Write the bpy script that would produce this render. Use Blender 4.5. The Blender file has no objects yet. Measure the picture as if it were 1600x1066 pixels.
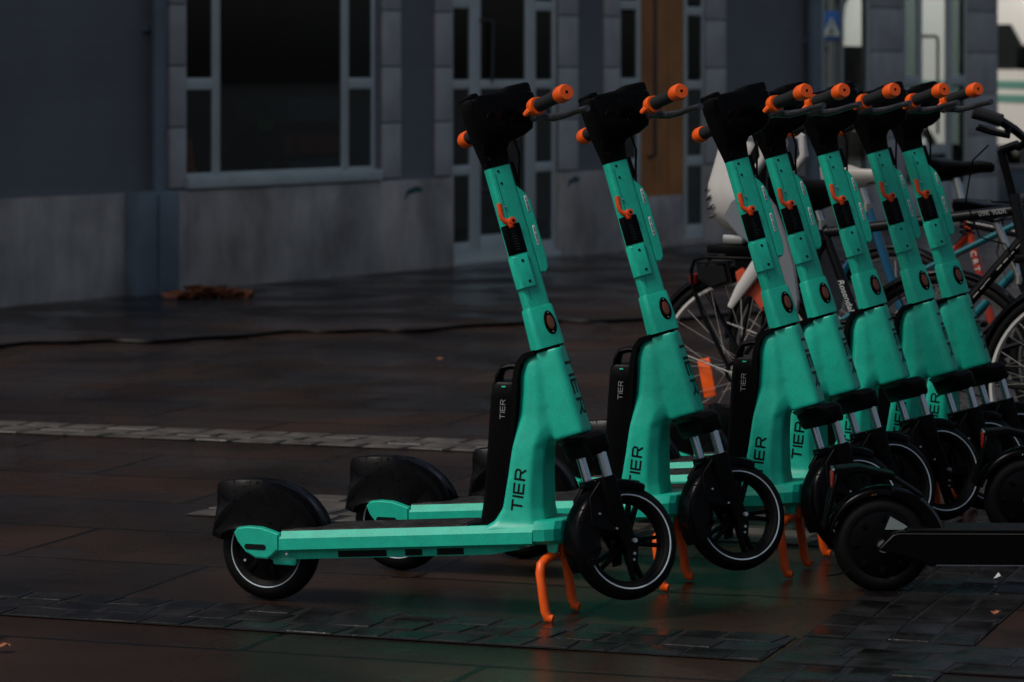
import bpy, bmesh, math, random
from mathutils import Vector, Matrix
from mathutils.bvhtree import BVHTree
random.seed(7)
R = math.radians
C = bpy.context.scene.collection
SC = bpy.context.scene

# ---------------------------------------------------------------- camera, sky, sun, exposure
FPX = 5024.0          # focal length in photo pixels (1600 wide)
CAMZ = 1.33; YH = 118.0
cam_d = bpy.data.cameras.new('camera'); cam = bpy.data.objects.new('camera', cam_d); C.objects.link(cam)
cam.location = (0, 0, CAMZ); cam.rotation_euler = (R(90), 0, 0)
cam_d.sensor_fit = 'HORIZONTAL'; cam_d.sensor_width = 36; cam_d.lens = FPX / 1600 * 36
cam_d.shift_y = -(533 - YH) / 1600
cam_d.clip_start = .1; cam_d.clip_end = 2000
cam_d.dof.use_dof = True; cam_d.dof.focus_distance = 8.35; cam_d.dof.aperture_fstop = 5.6
SC.camera = cam
SUN_AZ = R(-150)      # direction the light comes FROM, measured from +X
SUN_EL = R(52)
w = bpy.data.worlds.new('World'); SC.world = w; w.use_nodes = True
nt = w.node_tree
sky = nt.nodes.new('ShaderNodeTexSky'); sky.sky_type = 'NISHITA'; sky.sun_disc = False
sky.sun_elevation = SUN_EL; sky.sun_rotation = R(90) - SUN_AZ
sky.air_density = 1.0; sky.dust_density = 4.0
bg = nt.nodes['Background']; bg.inputs[1].default_value = .085
hs = nt.nodes.new('ShaderNodeHueSaturation'); hs.inputs['Saturation'].default_value = .8      # thin overcast: a greyer sky
nt.links.new(sky.outputs[0], hs.inputs['Color']); nt.links.new(hs.outputs[0], bg.inputs[0])
sd = bpy.data.lights.new('sun', 'SUN'); sd.energy = 2.3; sd.angle = R(14); sd.color = (1, .95, .88)
so = bpy.data.objects.new('sun', sd); C.objects.link(so)
sv = Vector((math.cos(SUN_AZ) * math.cos(SUN_EL), math.sin(SUN_AZ) * math.cos(SUN_EL), math.sin(SUN_EL)))
so.rotation_euler = sv.to_track_quat('Z', 'Y').to_euler(); so.location = (-10, -10, 20)
SC.view_settings.view_transform = 'Standard'; SC.view_settings.look = 'None'
SC.view_settings.gamma = 1; SC.view_settings.exposure = -.52

# ---------------------------------------------------------------- materials
def mat(name, col, rough=.5, metal=0, var=0, vscale=8, bump=0, bscale=200, spec=.5, coat=0, drops=0, rvar=0, alpha=None, emit=0):
    m = bpy.data.materials.new(name); m.use_nodes = True
    n = m.node_tree; b = n.nodes['Principled BSDF']; L = n.links.new
    b.inputs['Base Color'].default_value = (*col, 1); b.inputs['Roughness'].default_value = rough
    b.inputs['Metallic'].default_value = metal; b.inputs['Specular IOR Level'].default_value = spec
    b.inputs['Coat Weight'].default_value = coat; b.inputs['Coat Roughness'].default_value = .15
    tc = n.nodes.new('ShaderNodeTexCoord')
    if var or rvar:
        nz = n.nodes.new('ShaderNodeTexNoise'); nz.inputs['Scale'].default_value = vscale; nz.inputs['Detail'].default_value = 6
        L(tc.outputs['Object'], nz.inputs['Vector'])
        if var:
            r = n.nodes.new('ShaderNodeMapRange'); r.inputs[1].default_value = .3; r.inputs[2].default_value = .7
            r.inputs[3].default_value = 1 - var; r.inputs[4].default_value = 1 + var
            L(nz.outputs[0], r.inputs[0])
            mx = n.nodes.new('ShaderNodeVectorMath'); mx.operation = 'SCALE'; mx.inputs[0].default_value = col
            L(r.outputs[0], mx.inputs['Scale']); L(mx.outputs[0], b.inputs['Base Color'])
        if rvar:
            r = n.nodes.new('ShaderNodeMapRange'); r.inputs[1].default_value = .3; r.inputs[2].default_value = .7
            r.inputs[3].default_value = max(.02, rough - rvar); r.inputs[4].default_value = min(1, rough + rvar)
            L(nz.outputs[0], r.inputs[0]); L(r.outputs[0], b.inputs['Roughness'])
    last = None
    if bump:
        nz = n.nodes.new('ShaderNodeTexNoise'); nz.inputs['Scale'].default_value = bscale; nz.inputs['Detail'].default_value = 3
        L(tc.outputs['Object'], nz.inputs['Vector'])
        bp = n.nodes.new('ShaderNodeBump'); bp.inputs['Strength'].default_value = bump; bp.inputs['Distance'].default_value = .002
        L(nz.outputs[0], bp.inputs['Height']); last = bp
    if drops:   # beads of rain
        vo = n.nodes.new('ShaderNodeTexVoronoi'); vo.inputs['Scale'].default_value = 150; vo.inputs['Randomness'].default_value = 1
        L(tc.outputs['Object'], vo.inputs['Vector'])
        nz = n.nodes.new('ShaderNodeTexNoise'); nz.inputs['Scale'].default_value = 45
        L(tc.outputs['Object'], nz.inputs['Vector'])
        th = n.nodes.new('ShaderNodeMapRange'); th.inputs[1].default_value = .45; th.inputs[2].default_value = .65; th.inputs[3].default_value = .0; th.inputs[4].default_value = .42
        L(nz.outputs[0], th.inputs[0])
        su = n.nodes.new('ShaderNodeMath'); su.operation = 'SUBTRACT'; L(th.outputs[0], su.inputs[0]); L(vo.outputs['Distance'], su.inputs[1])
        mxx = n.nodes.new('ShaderNodeMath'); mxx.operation = 'MAXIMUM'; L(su.outputs[0], mxx.inputs[0]); mxx.inputs[1].default_value = 0
        sq = n.nodes.new('ShaderNodeMath'); sq.operation = 'POWER'; L(mxx.outputs[0], sq.inputs[0]); sq.inputs[1].default_value = .6
        bp = n.nodes.new('ShaderNodeBump'); bp.inputs['Strength'].default_value = drops; bp.inputs['Distance'].default_value = .004
        L(sq.outputs[0], bp.inputs['Height'])
        if last: L(last.outputs[0], bp.inputs['Normal'])
        last = bp
    if last: L(last.outputs[0], b.inputs['Normal'])
    return m
def glass_mat(name, tint=(.75, .85, .85), refl=1.0):
    m = bpy.data.materials.new(name); m.use_nodes = True; n = m.node_tree; n.nodes.clear(); L = n.links.new
    o = n.nodes.new('ShaderNodeOutputMaterial'); t = n.nodes.new('ShaderNodeBsdfTransparent'); t.inputs[0].default_value = (*tint, 1)
    g = n.nodes.new('ShaderNodeBsdfGlossy'); g.inputs['Roughness'].default_value = .02
    lw = n.nodes.new('ShaderNodeLayerWeight'); lw.inputs[0].default_value = .5      # Schlick: the pane is a thin box, so no inside / outside difference
    pw = n.nodes.new('ShaderNodeMath'); pw.operation = 'POWER'; L(lw.outputs['Facing'], pw.inputs[0]); pw.inputs[1].default_value = 4
    mu = n.nodes.new('ShaderNodeMath'); mu.operation = 'MULTIPLY_ADD'; L(pw.outputs[0], mu.inputs[0]); mu.inputs[1].default_value = .9 * refl; mu.inputs[2].default_value = .05 * refl
    mx = n.nodes.new('ShaderNodeMixShader'); L(mu.outputs[0], mx.inputs[0]); L(t.outputs[0], mx.inputs[1]); L(g.outputs[0], mx.inputs[2]); L(mx.outputs[0], o.inputs[0])
    return m
M = {}
M['green'] = mat('mint_paint', (.010, .52, .36), .36, var=.09, vscale=30, bump=.12, bscale=700)
def speckle(m, amt=.16):
    n = m.node_tree; L = n.links.new; b = n.nodes['Principled BSDF']; src = b.inputs['Base Color'].links[0].from_socket
    tc = n.nodes.new('ShaderNodeTexCoord'); nz = n.nodes.new('ShaderNodeTexNoise'); nz.inputs['Scale'].default_value = 420; nz.inputs['Detail'].default_value = 2; L(tc.outputs['Object'], nz.inputs['Vector'])
    d = n.nodes.new('ShaderNodeTexNoise'); d.inputs['Scale'].default_value = 14; d.inputs['Detail'].default_value = 9; d.inputs['Roughness'].default_value = .75; L(tc.outputs['Object'], d.inputs['Vector'])
    r = n.nodes.new('ShaderNodeMapRange'); r.inputs[1].default_value = .3; r.inputs[2].default_value = .7; r.inputs[3].default_value = 1 - amt; r.inputs[4].default_value = 1 + amt; L(nz.outputs[0], r.inputs[0])
    r2 = n.nodes.new('ShaderNodeMapRange'); r2.inputs[1].default_value = .62; r2.inputs[2].default_value = .74; r2.inputs[3].default_value = 1; r2.inputs[4].default_value = .84; L(d.outputs[0], r2.inputs[0])
    mm = n.nodes.new('ShaderNodeMath'); mm.operation = 'MULTIPLY'; L(r.outputs[0], mm.inputs[0]); L(r2.outputs[0], mm.inputs[1])
    sc = n.nodes.new('ShaderNodeVectorMath'); sc.operation = 'SCALE'; L(src, sc.inputs[0]); L(mm.outputs[0], sc.inputs['Scale']); L(sc.outputs[0], b.inputs['Base Color'])
speckle(M['green'])
M['black'] = mat('black_plastic', (.0018, .0018, .0022), .38, spec=.10, bump=.1, bscale=500, rvar=.06)
M['wetblack'] = mat('wet_black_plastic', (.0018, .0018, .0022), .20, drops=1.2, spec=.09)
M['rubber'] = mat('tyre_rubber', (.003, .003, .003), .6, bump=.5, bscale=150, var=.2, spec=.18)
M['gripr'] = mat('grip_rubber', (.010, .011, .012), .7, bump=.5, bscale=500, spec=.35)
M['wetmetal'] = mat('wet_dark_metal', (.10, .10, .11), .3, .8, drops=.8)
M['mat'] = mat('deck_grip', (.003, .003, .003), .5, spec=.25, bump=.8, bscale=300, rvar=.2, vscale=20)
M['orange'] = mat('orange_plastic', (.95, .115, .006), .38, var=.08, vscale=40)
M['lever'] = mat('orange_red_lever', (.80, .075, .008), .4, var=.1, vscale=40)
M['chrome'] = mat('bright_tube', (.55, .6, .68), .2, 1)
M['steel'] = mat('screw_steel', (.6, .6, .6), .28, 1)
M['ring'] = mat('reflective_ring', (.62, .74, .82), .4)
M['amber'] = mat('amber_reflector', (.16, .035, .006), .15, spec=.8)
M['white'] = mat('label_white', (.6, .66, .64), .5)
M['ink'] = mat('black_lettering', (.002, .006, .006), .5, spec=.2)
M['btext'] = mat('pale_lettering', (.3, .3, .31), .5)
M['dull'] = mat('faint_print', (.06, .06, .06), .5)
M['led'] = mat('battery_light', (.05, .7, .5), .3)
M['bikeblk'] = mat('bike_black_paint', (.004, .004, .005), .25, spec=.3, drops=.2)
M['bikeblue'] = mat('bike_blue_paint', (.006, .085, .17), .25, coat=.4)
M['biketeal'] = mat('bike_teal_paint', (.006, .13, .16), .25, coat=.6)
M['bikered'] = mat('bike_red_paint', (.36, .03, .010), .28, coat=.3)
M['saddle_w'] = mat('white_saddle_vinyl', (.55, .50, .45), .5, var=.1)
M['silver'] = mat('brushed_alloy', (.62, .62, .6), .3, 1)
M['spoke'] = mat('spoke_steel', (.75, .68, .6), .3, .9)
M['rim'] = mat('rim_alloy', (.85, .82, .78), .35, .4)
M['shell'] = mat('child_seat_shell', (.52, .50, .48), .36, drops=.25, var=.06)
M['shell2'] = mat('child_seat_grey', (.16, .18, .2), .45)
M['redstrap'] = mat('red_foot_strap', (.5, .06, .02), .45)

# ---------------------------------------------------------------- mesh helpers
class MB:
    def __init__(s): s.v = []; s.f = []
    def add(s, vs, fs, mx=None):
        o = len(s.v)
        for p in vs:
            p = Vector(p); s.v.append(mx @ p if mx else p)
        s.f += [[i + o for i in f] for f in fs]
    def box(s, x0, x1, y0, y1, z0, z1, mx=None, bev=0):
        if bev:
            bm = bmesh.new(); bmesh.ops.create_cube(bm, size=1)
            for v in bm.verts: v.co = Vector(((x0 + x1) / 2 + v.co.x * (x1 - x0), (y0 + y1) / 2 + v.co.y * (y1 - y0), (z0 + z1) / 2 + v.co.z * (z1 - z0)))
            bmesh.ops.bevel(bm, geom=bm.edges[:], offset=bev, segments=2, affect='EDGES', profile=.5)
            s.addbm(bm, mx); return
        s.add([(x0, y0, z0), (x1, y0, z0), (x1, y1, z0), (x0, y1, z0), (x0, y0, z1), (x1, y0, z1), (x1, y1, z1), (x0, y1, z1)],
              [[0, 3, 2, 1], [4, 5, 6, 7], [0, 1, 5, 4], [1, 2, 6, 5], [2, 3, 7, 6], [3, 0, 4, 7]], mx)
    def addbm(s, bm, mx=None):
        bm.verts.index_update()
        s.add([v.co.copy() for v in bm.verts], [[v.index for v in f.verts] for f in bm.faces], mx); bm.free()
    def rings(s, rings, closed=True, cap=True, mx=None, loop=False):
        n = len(rings[0]); vs = [p for r in rings for p in r]; fs = []
        m = len(rings)
        for i in range(m if loop else m - 1):
            j2 = (i + 1) % m
            for j in range(n if closed else n - 1):
                k = (j + 1) % n
                fs.append([i * n + j, i * n + k, j2 * n + k, j2 * n + j])
        if cap and closed and not loop:
            fs.append(list(range(n))[::-1]); fs.append([(m - 1) * n + j for j in range(n)])
        s.add(vs, fs, mx)
    def tube(s, pts, r, seg=10, mx=None, cap=True, sy=1):
        pts = [Vector(p) for p in pts]; n = len(pts)
        if not isinstance(r, (list, tuple)): r = [r] * n
        rings = []; up = None
        for i, p in enumerate(pts):
            t = ((pts[min(i + 1, n - 1)] - p).normalized() + (p - pts[max(i - 1, 0)]).normalized()).normalized()
            if up is None:
                up = Vector((0, 1, 0)) if abs(t.y) < .9 else Vector((1, 0, 0))
            a = (up - t * up.dot(t)).normalized(); b = t.cross(a); up = a
            rings.append([p + (a * math.cos(q) * sy + b * math.sin(q)) * r[i] for q in [2 * math.pi * k / seg for k in range(seg)]])
        s.rings(rings, mx=mx, cap=cap)
    def lathe(s, prof, c=(0, 0, 0), axis='Y', seg=48, mx=None, closed=True):
        # prof: list of (r, h); closed loop profile
        rings = []
        for k in range(seg):
            q = 2 * math.pi * k / seg
            if axis == 'Y': rings.append([(c[0] + r * math.cos(q), c[1] + h, c[2] + r * math.sin(q)) for r, h in prof])
            elif axis == 'Z': rings.append([(c[0] + r * math.cos(q), c[1] + r * math.sin(q), c[2] + h) for r, h in prof])
            else: rings.append([(c[0] + h, c[1] + r * math.cos(q), c[2] + r * math.sin(q)) for r, h in prof])
        s.rings(rings, closed=closed, loop=True, mx=mx)
    def prism(s, poly, y0, y1, mx=None, bev=0):
        # polygon in x,z extruded along y
        bm = bmesh.new()
        a = [bm.verts.new((x, y0, z)) for x, z in poly]; b = [bm.verts.new((x, y1, z)) for x, z in poly]
        bm.faces.new(a); bm.faces.new(b[::-1])
        n = len(poly)
        for i in range(n): bm.faces.new([a[i], b[i], b[(i + 1) % n], a[(i + 1) % n]])
        bmesh.ops.recalc_face_normals(bm, faces=bm.faces[:])
        if bev: bmesh.ops.bevel(bm, geom=[e for e in bm.edges if abs(e.verts[0].co.y - e.verts[1].co.y) < 1e-6], offset=bev, segments=3, affect='EDGES')
        s.addbm(bm, mx)
    def mesh(s, name, m=None, ang=35, recalc=True):
        me = bpy.data.meshes.new(name); me.from_pydata([tuple(v) for v in s.v], [], s.f)
        if recalc:
            bm = bmesh.new(); bm.from_mesh(me); bmesh.ops.recalc_face_normals(bm, faces=bm.faces[:]); bm.to_mesh(me); bm.free()
        me.polygons.foreach_set('use_smooth', [True] * len(me.polygons))
        me.set_sharp_from_angle(angle=R(ang))
        if m: me.materials.append(m)
        return me
    def obj(s, name, m, parent=None, ang=35, recalc=True):
        o = bpy.data.objects.new(name, s.mesh(name, m, ang, recalc)); C.objects.link(o)
        if parent: o.parent = parent
        return o
def B(): return MB()
def tag(o, label=None, cat=None, group=None, kind=None):
    if label: o['label'] = label
    if cat: o['category'] = cat
    if group: o['group'] = group
    if kind: o['kind'] = kind
    return o
def thing(name, label, cat, loc=(0, 0, 0), rz=0, group=None):
    o = bpy.data.objects.new(name, None); C.objects.link(o); o.location = loc; o.rotation_euler = (0, 0, rz)
    o.empty_display_size = .1
    return tag(o, label, cat, group)
def copy_tree(o, parent=None):
    c = o.copy(); C.objects.link(c)
    if parent: c.parent = parent
    for ch in list(o.children): copy_tree(ch, c)
    return c
def rr(u0, u1, v0, v1, r, w, seg=4):
    """rounded rectangle ring at height w"""
    r = min(r, (u1 - u0) / 2 - 1e-4, (v1 - v0) / 2 - 1e-4); out = []
    for cx, cy, a0 in ((u1 - r, v1 - r, 0), (u0 + r, v1 - r, 90), (u0 + r, v0 + r, 180), (u1 - r, v0 + r, 270)):
        for k in range(seg + 1):
            a = R(a0 + 90 * k / seg); out.append((cx + r * math.cos(a), cy + r * math.sin(a), w))
    return out
def at(px, D, z=0):
    return Vector(((px - 800) / FPX * D, D, z))
def text_mesh(txt, size, align='CENTER'):
    cu = bpy.data.curves.new('t', 'FONT'); cu.body = txt; cu.size = size; cu.align_x = align; cu.align_y = 'CENTER'; cu.extrude = .0004
    o = bpy.data.objects.new('t', cu); C.objects.link(o)
    dg = bpy.context.evaluated_depsgraph_get(); me = bpy.data.meshes.new_from_object(o.evaluated_get(dg))
    bpy.data.objects.remove(o); bpy.data.curves.remove(cu); return me
def text_obj(name, txt, size, m, parent, mx):
    me = text_mesh(txt, size); me.transform(mx); me.materials.clear(); me.materials.append(m)
    o = bpy.data.objects.new(name, me); C.objects.link(o); o.parent = parent; return o

# strokes of the four wide letters T I E R: (a along reading, b up), unit height; each stroke = polyline, width
def tier_strokes():
    S = []; x = 0
    S.append([(x, .93), (x + .95, .93)]); S.append([(x + .475, .93), (x + .475, 0)]); x += 1.22
    S.append([(x, 1.0), (x, 0)]); x += .30
    S.append([(x, 1), (x, 0)]); S.append([(x, .93), (x + .82, .93)]); S.append([(x, .5), (x + .78, .5)]); S.append([(x, .07), (x + .82, .07)]); x += 1.14
    S.append([(x, 1), (x, 0)]); S.append([(x, .93), (x + .6, .93), (x + .76, .86), (x + .82, .71), (x + .76, .56), (x + .6, .48), (x, .48)]); S.append([(x + .48, .48), (x + .85, 0)]); x += .9
    return S, x
def tier_decal(name, O, A, Bv, d, H, bvh, m, parent, wd=.175, off=.0007, sx=1.0):
    S, L = tier_strokes(); mb = B(); O = Vector(O); A = Vector(A).normalized(); Bv = Vector(Bv).normalized(); d = Vector(d).normalized()
    for st in S:
        pts = []
        for i in range(len(st) - 1):
            p, q = Vector(st[i]), Vector(st[i + 1]); k = max(1, int((q - p).length / .12))
            pts += [p + (q - p) * j / k for j in range(k)]
        pts.append(Vector(st[-1])); prev = None
        for i, p in enumerate(pts):
            t = (pts[min(i + 1, len(pts) - 1)] - pts[max(0, i - 1)]).normalized(); n = Vector((-t.y, t.x)) * wd / 2
            row = []
            for sg in (-1, 0, 1):
                q = p + n * sg; P = O + A * (q.x - L / 2) * H * sx + Bv * (q.y - .5) * H
                if bvh:
                    hit = bvh.ray_cast(P - d * .3, d)
                    if hit[0] is None: row = None; break
                    row.append(hit[0] + hit[1] * off if hit[1].dot(d) < 0 else hit[0] - hit[1] * off)
                else: row.append(P)
            if row and prev: mb.add(prev + row, [[0, 1, 4, 3], [1, 2, 5, 4]])
            prev = row
    return mb.obj(name, m, parent, recalc=False)
def wheel_tyre(c, r, hw, sec, mx=None, tread=False):
    mb = B(); prof = []
    for k in range(14):
        a = 2 * math.pi * k / 14; prof.append((r - sec + sec * math.cos(a) * (1 if math.cos(a) < 0 else 1), hw * math.sin(a)))
    mb.lathe(prof, c, 'Y', 72, mx)
    if tread:
        for k in range(60):
            a = 2 * math.pi * k / 60
            for sg in (-1, 1):
                m2 = (mx or Matrix()) @ Matrix.Translation(c) @ Matrix.Rotation(-a, 4, 'Y') @ Matrix.Translation((r - .0015, sg * hw * .45, 0))
                mb.box(-.002, .0022, -hw * .25, hw * .25, -.0035, .0035, m2)
    return mb

# ================================================================ GREEN SHARE SCOOTER (local: x forward, y left, z up; origin under rear wheel)
TH = R(17); PHI = R(47); A0 = Vector((.811, 0, .449))
MU = Matrix(((math.cos(TH), 0, -math.sin(TH), A0.x), (0, 1, 0, 0), (math.sin(TH), 0, math.cos(TH), A0.z), (0, 0, 0, 1)))
ST = MU @ Matrix.Rotation(PHI, 4, 'Z')     # steered parts: coordinates (u forward, v left, w up the steering axis)
def remesh(mb, voxel=.005, it=6, fac=.5):
    me = mb.mesh('tmp'); o = bpy.data.objects.new('tmp', me); C.objects.link(o)
    md = o.modifiers.new('r', 'REMESH'); md.mode = 'VOXEL'; md.voxel_size = voxel
    s = o.modifiers.new('s', 'SMOOTH'); s.iterations = it; s.factor = fac
    dg = bpy.context.evaluated_depsgraph_get(); dg.update(); r = bpy.data.meshes.new_from_object(o.evaluated_get(dg))
    bpy.data.objects.remove(o); return r
def make_scooter():
    t = thing('electric_scooter', 'x', 'scooter')
    g, k, wk = M['green'], M['black'], M['wetblack']
    # ---- frame: wide leg plus head tube blended into one casting
    mb = B()
    lv = [(.205, .590, .775, .088), (.222, .602, .768, .084), (.238, .628, .757, .075), (.27, .647, .751, .070), (.35, .660, .748, .067), (.42, .668, .752, .061), (.455, .673, .770, .055),
          (.50, .677, .775, .049), (.55, .680, .77, .045), (.59, .679, .765, .043), (.62, .681, .76, .039), (.638, .690, .755, .034), (.650, .712, .75, .026)]
    rings = []
    for z, a, b, h in lv:
        ch = min(.030, (b - a) * .3); q = 0 if z < .44 else min(1, (z - .44) / .06)
        e1 = .008 + .016 * q; ch = ch + .012 * q
        rings.append([(a, -h * (.86 - .26 * q), z), (a + e1, -h, z), (b - ch, -h, z), (b, -h * .62, z), (b, h * .62, z), (b - ch, h, z), (a + e1, h, z), (a, h * (.86 - .26 * q), z)])
    mb.rings(rings)
    hs = [(-.002, -.043, .040, .040, .016), (.05, -.048, .040, .040, .02), (.11, -.046, .039, .038, .02), (.18, -.040, .037, .034, .018), (.218, -.036, .036, .030, .016)]
    mb.rings([rr(u0, u1, -h, h, r, w_) for w_, u0, u1, h, r in hs], mx=MU)
    me = remesh(mb, .0042, 14)
    me.polygons.foreach_set('use_smooth', [True] * len(me.polygons)); me.set_sharp_from_angle(angle=R(50)); me.materials.clear(); me.materials.append(g)
    fr = bpy.data.objects.new('frame', me); C.objects.link(fr); fr.parent = t
    bm = bmesh.new(); bm.from_mesh(me); bvh = BVHTree.FromBMesh(bm); bm.free()
    tier_decal('lettering', (.692, -.2, .317), (.10, 0, 1), (-1, 0, .1), (0, 1, 0), .0285, bvh, M['ink'], fr, sx=1.02)
    # second word: on the front right flank of the neck, read downwards
    ax = Vector((math.sin(TH), 0, -math.cos(TH))); dd = Vector((-1, 0, -.3)).normalized()
    tier_decal('lettering', MU @ Vector((.10, .003, .118)), ax, Vector((0, 1, 0)), dd, .046, bvh, M['ink'], fr, sx=.92, wd=.18)
    tier_decal('lettering', (.692, .2, .317), (-.10, 0, -1), (-1, 0, .1), (0, -1, 0), .0285, bvh, M['ink'], fr, sx=1.02)
    # seam gasket between neck and steering sleeve
    mb = B(); mb.rings([rr(-.034, .034, -.028, .028, .016, .214), rr(-.034, .034, -.028, .028, .016, .2235)], mx=MU); mb.obj('headset_gasket', k, t)
    # ---- stem (steered)
    mb = B(); mb.rings([rr(-.0345, .0305, -.0178, .0178, .009, .32), rr(-.0325, .0305, -.0178, .0178, .009, .69)], mx=ST)
    stem = mb.obj('stem', g, t)
    mb = B(); mb.rings([rr(-.0425, .0385, -.026, .026, .014, .2235), rr(-.041, .0375, -.025, .025, .013, .26), rr(-.0385, .0345, -.021, .021, .010, .322), rr(-.0375, .0335, -.020, .020, .010, .325)], mx=ST)
    mb.obj('stem_sleeve', g, t)
    # dark seam along the stem
    for w0_, w1_ in ((.345, .372), (.555, .665)):
        mb = B(); mb.box(-.0200, -.0192, -.01825, -.0175, w0_, w1_, ST); mb.obj('seam', M['ink'], stem)
    for u_, w_ in ((-.010, .672), (-.010, .641)):
        mb = B(); mb.lathe([(.0001, -.0188), (.0032, -.0188), (.0032, -.0178), (.0001, -.0178)], (u_, 0, w_), 'Y', 14, ST); mb.obj('screw_hole', M['ink'], stem)
    mb = B(); mb.lathe([(.0001, -.0215), (.0028, -.0210), (.0028, -.0178), (.0001, -.0178)], (-.0195, 0, .583), 'Y', 12, ST); mb.obj('screw', M['steel'], stem)
    # clamp block on the rear corner
    mb = B(); mb.rings([rr(-.0385, .006, -.0245, .012, .007, .378), rr(-.0385, .006, -.0245, .012, .007, .455), rr(-.0365, .004, -.0225, .010, .006, .458)], mx=ST); cb = mb.obj('lock_block', g, stem)
    for w_, u_ in ((.444, -.016), (.391, -.012)):
        mb = B(); mb.lathe([(.0001, -.0252), (.0038, -.0252), (.0038, -.0242), (.0001, -.0242)], (u_, 0, w_), 'Y', 14, ST); mb.obj('screw_hole', M['ink'], stem)
    # dark information sticker wrapping the rear corner
    mb = B(); mb.box(-.0345, .0080, -.0188, .006, .462, .538, ST, bev=.002); stick = mb.obj('sticker', k, stem)
    mb = B()
    for i in range(9):
        L_ = .010 + .007 * random.random(); mb.box(-.022, -.022 + L_, -.01935, -.0190, .474 + i * .0066, .4748 + i * .0066, ST)
    mb.obj('sticker_print', M['dull'], stick)
    # folding lever
    mb = B(); mb.tube([(-.030, -.014, .594), (-.033, -.014, .572), (-.034, -.015, .556), (-.026, -.019, .545), (-.014, -.022, .543)], [.0068, .0066, .006, .007, .0075], 10, ST)
    mb.lathe([(.0001, -.030), (.009, -.029), (.0095, -.018), (.0001, -.018)], (-.013, 0, .545), 'Y', 18, ST)
    mb.tube([(-.026, -.02, .546), (-.020, -.022, .533), (-.013, -.022, .531)], [.006, .006, .004], 8, ST)
    lev = mb.obj('folding_lever', M['lever'], t)
    mb = B(); mb.lathe([(.0001, -.0315), (.0035, -.0312), (.0035, -.029), (.0001, -.029)], (-.013, 0, .545), 'Y', 12, ST); mb.obj('pivot_bolt', M['ink'], lev)
    # front cable cover
    mb = B(); prof = [(.0285, .628), (.037, .620), (.050, .600), (.056, .580), (.056, .435), (.052, .412), (.042, .402), (.0285, .405)]
    mb.prism(prof, -.0165, .0165, ST, bev=.003); cc = mb.obj('cable_cover', g, t)
    for w0, w1 in ((.558, .598), (.470, .522)):
        mb = B(); mb.box(.0395, .0470, -.0172, -.0164, w0, w1, ST, bev=.0003); lb = mb.obj('serial_label', M['white'], cc)
        mb = B()
        for i in range(11):
            if random.random() < .8: mb.box(.0415, .0450, -.01745, -.0172, w0 + .004 + i * (w1 - w0 - .008) / 11, w0 + .004 + (i + .55) * (w1 - w0 - .008) / 11, ST)
        mb.obj('label_print', M['ink'], lb)
    mb = B(); mb.box(.0292, .043, -.012, .012, .632, .688, ST, bev=.003); mb.obj('front_lamp', k, t)
    # reflectors
    for sg in (-1, 1):
        mb = B(); rg = []
        for y_, s_ in ((0, 1.0), (.004, 1.0), (.006, .82)):
            rg.append([(.010 + .0155 * s_ * math.cos(a) * (1 - .12 * math.sin(a)), sg * (.0215 + y_), .280 + .030 * s_ * math.sin(a)) for a in [2 * math.pi * i / 28 for i in range(28)]])
        mb.rings(rg, mx=ST); rf = mb.obj('side_reflector', k, t)
        mb = B(); mb.rings([[(.010 + .0095 * s_ * math.cos(a), sg * y_, .280 + .0185 * s_ * math.sin(a)) for a in [2 * math.pi * i / 24 for i in range(24)]] for y_, s_ in ((.0270, 1), (.0290, .95), (.0298, .8))], mx=ST)
        mb.obj('lens', M['amber'], rf)
        for w_ in (.3045, .2565):
            mb = B(); mb.lathe([(.0001, sg * .0288), (.002, sg * .0284), (.002, sg * .027), (.0001, sg * .027)], (.010, 0, w_), 'Y', 10, ST); mb.obj('screw', M['steel'], rf)
    # ---- head unit
    mb = B()
    hd = [(.684, -.033, .031, .0185, .009), (.70, -.034, .032, .021, .010), (.722, -.0365, .034, .026, .012), (.735, -.037, .045, .031, .015), (.742, -.038, .085, .034, .02), (.755, -.039, .114, .039, .022),
          (.79, -.040, .126, .045, .022), (.83, -.041, .138, .047, .02), (.854, -.041, .138, .046, .018), (.864, -.036, .132, .040, .018)]
    rg = []
    for w_, u0, u1, h, r in hd:
        ring = rr(u0, u1, -h, h, r, w_, 5)
        rg.append([(u, v, w2 - max(0, (w2 - .78)) / .09 * .10 * (u + .04)) for u, v, w2 in ring])
    mb.rings(rg, mx=ST); head = mb.obj('head_unit', M['wetblack'], t)
    mb = B(); mb.box(.066, .136, -.036, .036, .838, .872, ST, bev=.010); mb.obj('display_hood', k, head)
    mb = B(); mb.box(-.038, -.014, -.040, .040, .857, .872, ST, bev=.006); mb.obj('rear_lip', M['wetblack'], head)
    mb = B(); mb.box(-.012, .05, -.028, .028, .857, .8645, ST, bev=.002); mb.obj('display', M['bikeblk'], head)
    # ---- handlebar
    ub, wb = .082, .795
    mb = B(); mb.tube([(ub, -.27, wb), (ub, .27, wb)], .011, 14, ST); bar = mb.obj('handlebar', k, t)
    for sg in (-1, 1):
        mb = B(); pr = [(.0001, sg * .150), (.0165, sg * .150), (.0172, sg * .155), (.0160, sg * .20), (.0172, sg * .262), (.0001, sg * .262)]
        mb.lathe(pr, (ub, 0, wb), 'Y', 24, ST); gr = mb.obj('grip', M['gripr'], bar)
        mb = B(); pr = [(.0001, sg * .262), (.0195, sg * .262), (.0215, sg * .270), (.0215, sg * .292), (.0180, sg * .302), (.0045, sg * .3025), (.0045, sg * .298), (.0001, sg * .298)]
        mb.lathe(pr, (ub, 0, wb), 'Y', 28, ST); cap = mb.obj('grip_end', M['orange'], gr)
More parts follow.
